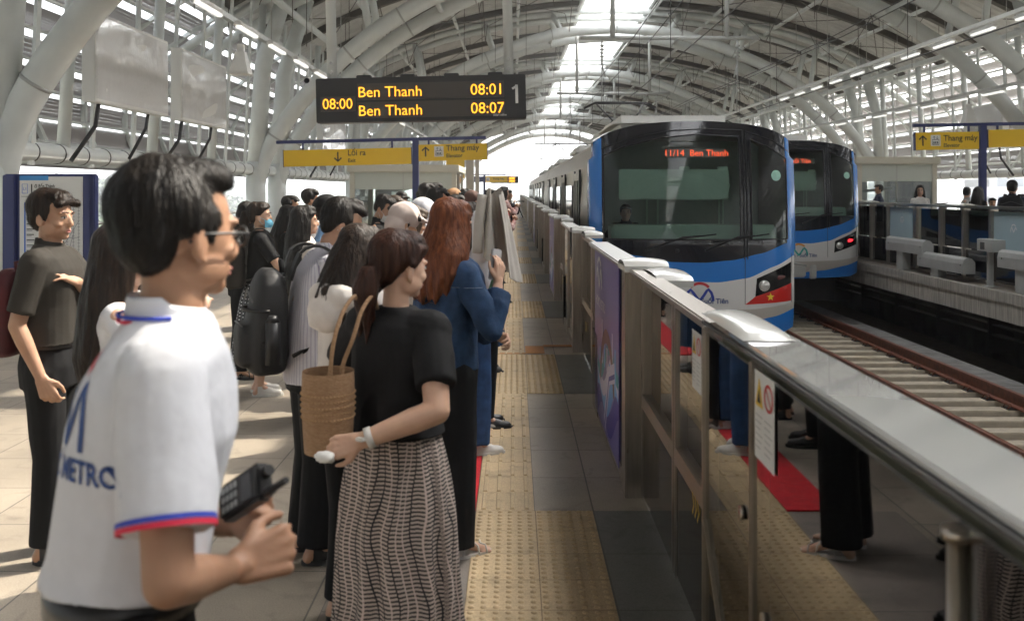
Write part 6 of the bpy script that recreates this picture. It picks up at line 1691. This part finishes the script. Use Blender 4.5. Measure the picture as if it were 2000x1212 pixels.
# --- mid ground, left group
mid = [
 dict(label='woman in a light blue face mask with crossed arms, black top and dotted skirt', a=(508, 396, 8.0, -72), fem=True, lod=1, skin=SK[0], hair='pony', hcol='dark', mask='blue', hem=.95, sleeve=.75, sleever=1.1, bottom='skirt', bmat='dots', skirt=(.34, 1.02, .25), hyaw=-14, shoes='sneaker', smat=M_shoew, armfat=1.1,
      armR=dict(l=(-.03, .21, 1.14), pole=(1, .2, -.7), curl=.4, nrm=(.2, .9, .3), dir=(-1, .1, .0)), armL=dict(l=(.07, .23, 1.13), pole=(-1, .2, -.7), curl=.3, nrm=(0, .9, .3), dir=(1, .1, -.2)), strands=1500),
 dict(label='man with bowed head, dark shirt and black mask, left end of the crowd', a=(470, 393, 8.7, -80), lod=1, tmat=C['char'], top='long', sleeve=1.3, hem=.86, hpitch=32, mask='black', hemr=.09, shoes='sandal', smat=M_shoeb, armR=dict(l=(.1, .28, 1.15), pole=(1, -.3, -.8)), strands=1200),
 dict(label='woman with wavy dark hair sipping a drink beside the blue face mask', a=(560, 402, 9.2, -80), fem=True, lod=1, hair='long', hlen=1.28, hcol='black', tmat=C['black'], top='jacket', sleeve=1.85, hyaw=-4, hpitch=14, strands=1000, armR=dict(l=(.03, .17, 1.44), pole=(1, .3, -1), curl=.7, nrm=(.6, .6, 0), dir=(-.3, .0, 1)), armL=dict(l=(.0, .30, 1.26), pole=(-1, .2, -1), curl=.5)),
 dict(label='serious young man in a white shirt and dark vest standing tall at the back', a=(568, 383, 11.2, -78), lod=1, top='long', tmat=C['white'], sleeve=1.9, hyaw=-10, fringe=.3, strands=700, skin=SK[0]),
 dict(label='curly haired man with glasses in a pale shirt, tallest at the back left', a=(608, 371, 12.2, -80), lod=1, top='long', tmat=C['white'], sleeve=1.9, glasses=True, hvol=1.14, hyaw=6, strands=900),
 dict(label='woman with very long straight black hair and a cream jacket', a=(596, 404, 7.0, -62), fem=True, lod=1, hair='long', hlen=1.02, hcol='black', harc=105, top='jacket', tmat=C['cream'], sleeve=1.85, hyaw=-8, strands=2200, H=1.52),
 dict(label='man in a black baseball cap with a white badge and light blue shirt', a=(640, 383, 7.2, -70), lod=1, top='long', tmat=C['sky'], sleeve=1.9, cap=C['black'], capbadge=True, hyaw=-6, strands=500, H=1.58),
 dict(label='dark haired head bowed behind the capped man, just left of the lift room', a=(686, 388, 11, -80), lod=2, tmat=C['offwhite'], hpitch=24),
 dict(label='man in a black hooded jacket and white mask looking down', a=(742, 381, 8.8, -95), lod=1, tmat=C['black'], top='jacket', sleeve=1.9, mask='white', hpitch=30, hyaw=-20, strands=1200, fringe=1.2, H=1.60),
 dict(label='person behind the masked man, wavy brown hair and red collar', a=(765, 383, 10.4, -85), lod=2, fem=True, hcol='ash', hvol=1.1, tmat=C['red'], top='jacket', sleeve=1.9, hpitch=26, hyaw=-22, fringe=1, face=True),
 dict(label='young man in a white mask facing the camera in the back row', a=(783, 375, 14.0, -130), lod=2, tmat=C['white'], mask='white', hyaw=-8, hpitch=12, fringe=1, face=True),
 dict(label='person hidden under a pink beige sun hood, bowed forward', a=(778, 402, 6.4, -70), fem=True, lod=1, tmat=C['beige'], top='jacket', sleeve=1.9, hood=mat('hood_beige', (.50, .42, .39), .8, bump=.2, bscale=8), brim=True, hpitch=24, strands=300),
 dict(label='person in a white sun hood standing behind the beige hood', a=(822, 393, 8.0, -75), fem=True, lod=1, tmat=C['cream'], top='jacket', sleeve=1.9, hood=C['white'], hpitch=14, strands=300),
 dict(label='person with curly brown hair between the two sun hoods', a=(800, 402, 7.2, -70), fem=True, lod=1, hair='long', hlen=1.35, hcol='ash', hvol=1.06, tmat=C['cream'], top='jacket', sleeve=1.9, hpitch=22, strands=1200),
 dict(label='man with a neat haircut and dark grey top, head above the hoods', a=(856, 368, 9.4, -62), lod=1, tmat=C['char'], top='jacket', sleeve=1.9, hyaw=-10, strands=1500, fringe=.6),
 dict(label='tall man farther back left of the neat haircut', a=(834, 358, 13.0, -60), lod=2, tmat=C['white'], H=1.72),
 dict(label='second tall man partly behind the first, dark hair', a=(852, 358, 15.5, -70), lod=2, tmat=C['char'], H=1.74),
 dict(label='head with short brown hair low between white hood and neat haircut', a=(827, 388, 11, -70), lod=2, hcol='brown', tmat=C['pink'], fem=True),
 dict(label='woman with a tan headscarf in the back of the crowd', a=(888, 372, 14.5, -80), lod=2, fem=True, hood=mat('scarf_tan', (.40, .22, .11), .8), tmat=C['brown']),
 dict(label='dark haired person in front of the tan headscarf', a=(893, 382, 11.5, -80), lod=2, fem=True, hair='short', hvol=1.1, tmat=C['pink']),
 dict(label='man with spiky black hair right of the tan headscarf', a=(911, 369, 15.0, -70), lod=2, tmat=C['navy'], H=1.65),
 dict(label='person in a brown hood bowed next to the shoulder draped jacket', a=(925, 375, 13.0, -80), lod=2, fem=True, hood=mat('hood_brown', (.09, .045, .035), .8), tmat=C['char'], H=1.6),
 dict(label='person at the back with black hair near the sign post', a=(874, 371, 18, -80), lod=2, tmat=C['black']),
 dict(label='far head in the crowd just right of the navy sign post', a=(825, 372, 17, -80), lod=3, tmat=C['char']),
 dict(label='person in a grey shawl whose bowed head shows beneath raised white sleeves', a=(946, 398, 6.9, -75), lod=2, fem=True, hood=C['beige'], tmat=C['grey'], H=1.52, hpitch=20),
]
dm = bpy.data.materials.new('dotted_skirt'); dm.use_nodes = True; n = dm.node_tree.nodes; l = dm.node_tree.links
tc = n.new('ShaderNodeTexCoord'); mp = n.new('ShaderNodeMapping'); mp.inputs['Scale'].default_value = (36, 22, 1); l.new(tc.outputs['UV'], mp.inputs[0])
vo = n.new('ShaderNodeTexVoronoi'); vo.inputs['Randomness'].default_value = .15; vo.inputs['Scale'].default_value = 1; vo.voronoi_dimensions = '2D'; l.new(mp.outputs[0], vo.inputs[0])
gt = n.new('ShaderNodeMath'); gt.operation = 'LESS_THAN'; gt.inputs[1].default_value = .17; l.new(vo.outputs[0], gt.inputs[0])
mx = n.new('ShaderNodeMix'); mx.data_type = 'RGBA'; mx.inputs[6].default_value = (.012, .012, .014, 1); mx.inputs[7].default_value = (.6, .6, .6, 1); l.new(gt.outputs[0], mx.inputs[0]); l.new(mx.outputs[2], n['Principled BSDF'].inputs['Base Color'])
CR = 'people waiting in the crowd on the left platform'
got = {}; 
for d in mid:
    d = dict(d); a = d.pop('a'); lab = d.pop('label')
    if d.get('bmat') == 'dots': d['bmat'] = dm
    d.setdefault('armR', dict(l=(.07, .27, 1.18), pole=(1, -.3, -.8))) if len(lab) % 2 else None
    got[lab[:24]] = person(lab, *a, group=CR, **d)
q = got['woman in a light blue fa']; backpack('dark grey backpack on the woman in the light blue face mask', q, C['char'], w=.28, h=.42, zc=1.16)
q = got['man with bowed head, dar']; backpack('black backpack on the man with the bowed head and black mask', q, C['black'], w=.30, h=.46, zc=1.10)
q = got['woman with wavy dark hai']; t = phone('gold phone held by the woman sipping a drink', q, 'L', mat('phone_gold', (.5, .33, .12), .3))
t = gear('drinking_straw_cup', 'slim yellow drink straw held by the wavy haired woman', 'drink', q); wr, dv, nr = q.hand['R']; b = MB(); b.tube([wr+dv*.07+Vector((-.02, .03, -.1)), wr+dv*.07+Vector((-.03, .01, .07))], .006, 8); b.build('straw', M_yel, t)
q = got['serious young man in a w']
b = MB(); b.grid(lambda u, v: Vector((.05+.10*u, .135+.01*v, 1.02+.36*v)), 3, 6); b.grid(lambda u, v: Vector((-.05-.10*u, .135+.01*v, 1.02+.36*v)), 3, 6)
b.build('vest', C['char'], q.t)
# woman with a jacket pulled over her raised arms
p = person('woman in a white blouse shielding her head with a draped grey jacket', 920, 392, 6.2, -60, H=1.55, lod=1, fem=True, skin=SK[0], hair='long', hlen=1.3, hcol='dark', top='long', tmat=C['white'], sleeve=1.7, sleever=1.15, hem=.9, bmat=C['jeans'], hemr=.09, shoes='sneaker', smat=M_shoew, strands=800,
           armR=dict(l=(.10, .06, 1.66), pole=(1, -.8, -.4), curl=.5, dir=(-.8, 0, .3), nrm=(0, 0, 1)), armL=dict(l=(-.06, .06, 1.68), pole=(-1, -.4, -.3), curl=.5, dir=(.8, 0, .3), nrm=(0, 0, 1)))
t = thing('draped_jacket', 'light grey jacket draped over a raised arm, hanging beside the auburn haired woman', 'jacket', tuple(px(966, 374, 5.9)))
b = MB()
def dj(u, v):
    w = .062+.07*v**.9; a = 2*math.pi*u; rip = 1+.16*math.sin(a*4+v*2)*min(1, v*2)
    top_ = .02*math.sin(a*2)
    return Vector((-.00+.04*v+w*math.cos(a)*.82*rip, .04*math.sin(a)*(1+2*v)*rip, .0-.44*v*(1+.12*math.cos(a))+top_))
def dj2(u, v):
    out = u < .5; s_ = u*2 if out else 2-u*2; a = R(-62+304*s_); w = (.058+.072*v**.9)*(1 if out else .86); rip = 1+.13*math.sin(a*5+v*2.5)*min(1, v*2)+.05*math.sin(a*11+3*v)
    return Vector((.045*v+w*math.cos(a)*.80*rip, .055*math.sin(a)*(1+1.6*v)*rip*(1 if out else .85), -.46*v*(1+.16*math.cos(a))+.02*math.sin(a*2)*(1-v)))
b.grid(dj2, 120, 40, closeu=True)
b.build('cloth', mat('jacket_grey', (.44, .41, .37), .85, bump=.25, bscale=9, var=.08), t)
b = MB(); b.tube(spline([(-.07, -.03, -.02), (-.09, -.05, -.18), (-.10, -.04, -.36)], 4), [.03]*9, 10); b.build('sleeve', MATS['jacket_grey'], t)
# --- far line of people along the strip
far = [('woman in a pink floral dress holding a phone, tallest of the far row', 985, 365, 20, C['floral'], 'long', True), ('person in black at the right end of the far row', 993, 371, 23, C['black'], 'short', False),
       ('woman with dark hair in a grey top in the far row', 974, 378, 14.5, C['floral'], 'long', True), ('person with black hair near the front of the far row', 958, 370, 20, C['char'], 'short', False),
       ('person in a red collared shirt in the far row', 966, 372, 17.5, C['red'], 'long', True), ('person in white behind the far row', 979, 371, 26, C['white'], 'short', False),
       ('small distant person in navy at the end of the far row', 990, 371, 32, C['navy'], 'short', False), ('small distant person in beige at the end of the far row', 984, 372, 38, C['beige'], 'short', False)]
for (lab, x, y, Z, tm, hk, fm) in far:
    person(lab, x, y, Z, -80, lod=2 if Z < 22 else 3, fem=fm, hair=hk, hlen=1.3, tmat=tm, top='long', sleeve=1.8, strands=0, H=max(1.5, EYE-(y-372)*Z/1950), group='people in the far row beside the tactile strip', armR=dict(l=(.03, .25, 1.30), pole=(1, -.3, -.8)), armL=dict(l=(-.04, .24, 1.28), pole=(-1, -.3, -.8)))
# fillers glimpsed between the front figures
p = person('person in blue jeans and a navy top beyond the auburn haired woman', 925, 402, 6.9, -80, H=1.50, lod=1, fem=True, hair='long', hlen=1.3, tmat=C['navy'], top='long', sleeve=1.8, bmat=C['jeans'], hemr=.09, shoes='sneaker', smat=M_shoew, strands=300, group=CR)
p = person('woman in a blue pleated skirt ahead of the jeans', 943, 400, 9.0, -80, H=1.50, lod=2, fem=True, hair='long', hlen=1.3, tmat=C['char'], top='long', sleeve=1.8, bottom='skirt', bmat=C['denim'], skirt=(.28, 1.0, .22), group=CR)
# long haired woman in white between the staff man and the man in black, with a pale bag
p = person('long haired woman in a white top half hidden behind the staff man', 246, 440, 3.25, -80, H=1.52, lod=1, fem=True, hair='long', hlen=1.14, hcol='dark', tmat=C['white'], top='tee', hem=.9, skin=SK[0], bmat=C['blackt'], strands=1500,
           armR=dict(w=tuple(px(372, 640, 2.9)), wpole=(.3, -.5, -1), curl=.5, nrm=(0, -1, 0), world=True, dir=(.3, 0, .9)))
t = thing('shoulder_bag', 'puffy pale grey bag behind the collar of the staff man', 'bag', tuple(px(392, 730, 2.7)))
b = MB(); b.ell((0, 0, 0), (.055, .05, .10)); b.ell((-.01, -.02, .05), (.05, .05, .045)); b.ell((.0, -.03, -.05), (.05, .05, .05)); me = remesh(b, .007, 3); folds(me, .010, (14, 14, 16), 2); mesh_child(me, 'pouch', mat('bag_pale', (.42, .44, .47), .45, bump=.2, bscale=20), t)
b = MB(); b.tube([(-.05, -.05, .02), (0, -.07, .035), (.05, -.045, .03)], .004, 6); b.build('strap', M_grey, t)

# --- right platform
RG = 'people on the right platform'
person('man in a navy work jacket looking left on the right platform', 1716, 360, 26.0, 80, H=1.78, lod=1, tmat=C['navy'], top='jacket', sleeve=1.9, hyaw=15, strands=300, group=RG, armR=dict(l=(.30, .15, 1.1), pole=(1, 0, -.2)))
person('long haired woman in glasses and a printed raglan tee facing the tracks', 1797, 359, 22.3, 165, H=1.74, lod=1, fem=True, hair='long', hlen=1.25, hcol='black', tmat=C['offwhite'], top='tee', sleeve=.9, glasses=True, skin=SK[0], bmat=C['navy'], strands=400, group=RG, hpitch=-6)
person('man in a light grey jacket and mask on the right platform', 1887, 364, 21.5, 60, H=1.70, lod=1, tmat=C['grey'], top='jacket', sleeve=1.9, mask='white', group=RG, hyaw=-90, strands=200)
person('woman in black with long dark hair in front of the navy sign post', 1911, 352, 20.0, -60, H=1.70, lod=1, fem=True, hair='long', hlen=1.2, tmat=C['black'], top='jacket', sleeve=1.9, group=RG, strands=300)
p = person('man in a black cap with his back turned at the right edge', 1977, 345, 18.0, -30, H=1.80, lod=1, tmat=C['navy'], top='jacket', sleeve=1.9, cap=C['black'], group=RG, strands=100)
backpack('large black backpack on the capped man at the right edge', p, C['black'], w=.40, h=.52, d=.22, zc=1.20)
person('child whose dark hair just shows above the right fence', 1938, 378, 20.0, 170, H=1.48, lod=2, tmat=C['grey'], group=RG)
person('person in dark clothes cut off by the right picture edge', 1998, 376, 18.5, -40, H=1.56, lod=2, tmat=C['char'], group=RG)
# driver
p = person('train driver in a dark jacket seated behind the front windscreen', 1222, 372, 14.75, 180, H=1.70, lod=2, tmat=C['navy'], top='jacket', sleeve=1.9, bottom='trousers', shoes=None, armR=dict(l=(.2, .3, 1.1), pole=(1, 0, -.5)), armL=dict(l=(-.2, .3, 1.1), pole=(-1, 0, -.5)))
p.t.location.z = -.28

# ------------------------------------------------------------ haze over the land outside
b = MB(); b.box(-700, 1600, -300, 1700, -14.2, 46)
hz = b.build('haze', None, kind='stuff'); hz.data.materials.clear()
m = bpy.data.materials.new('haze_air'); m.use_nodes = True; n = m.node_tree.nodes; l = m.node_tree.links; n.remove(n['Principled BSDF'])
pv = n.new('ShaderNodeVolumePrincipled'); pv.inputs['Color'].default_value = (.90, .95, 1, 1); pv.inputs['Density'].default_value = .0013; pv.inputs['Anisotropy'].default_value = .3
l.new(pv.outputs[0], n['Material Output'].inputs['Volume']); hz.data.materials.append(m)
S.cycles.volume_bounces = 0
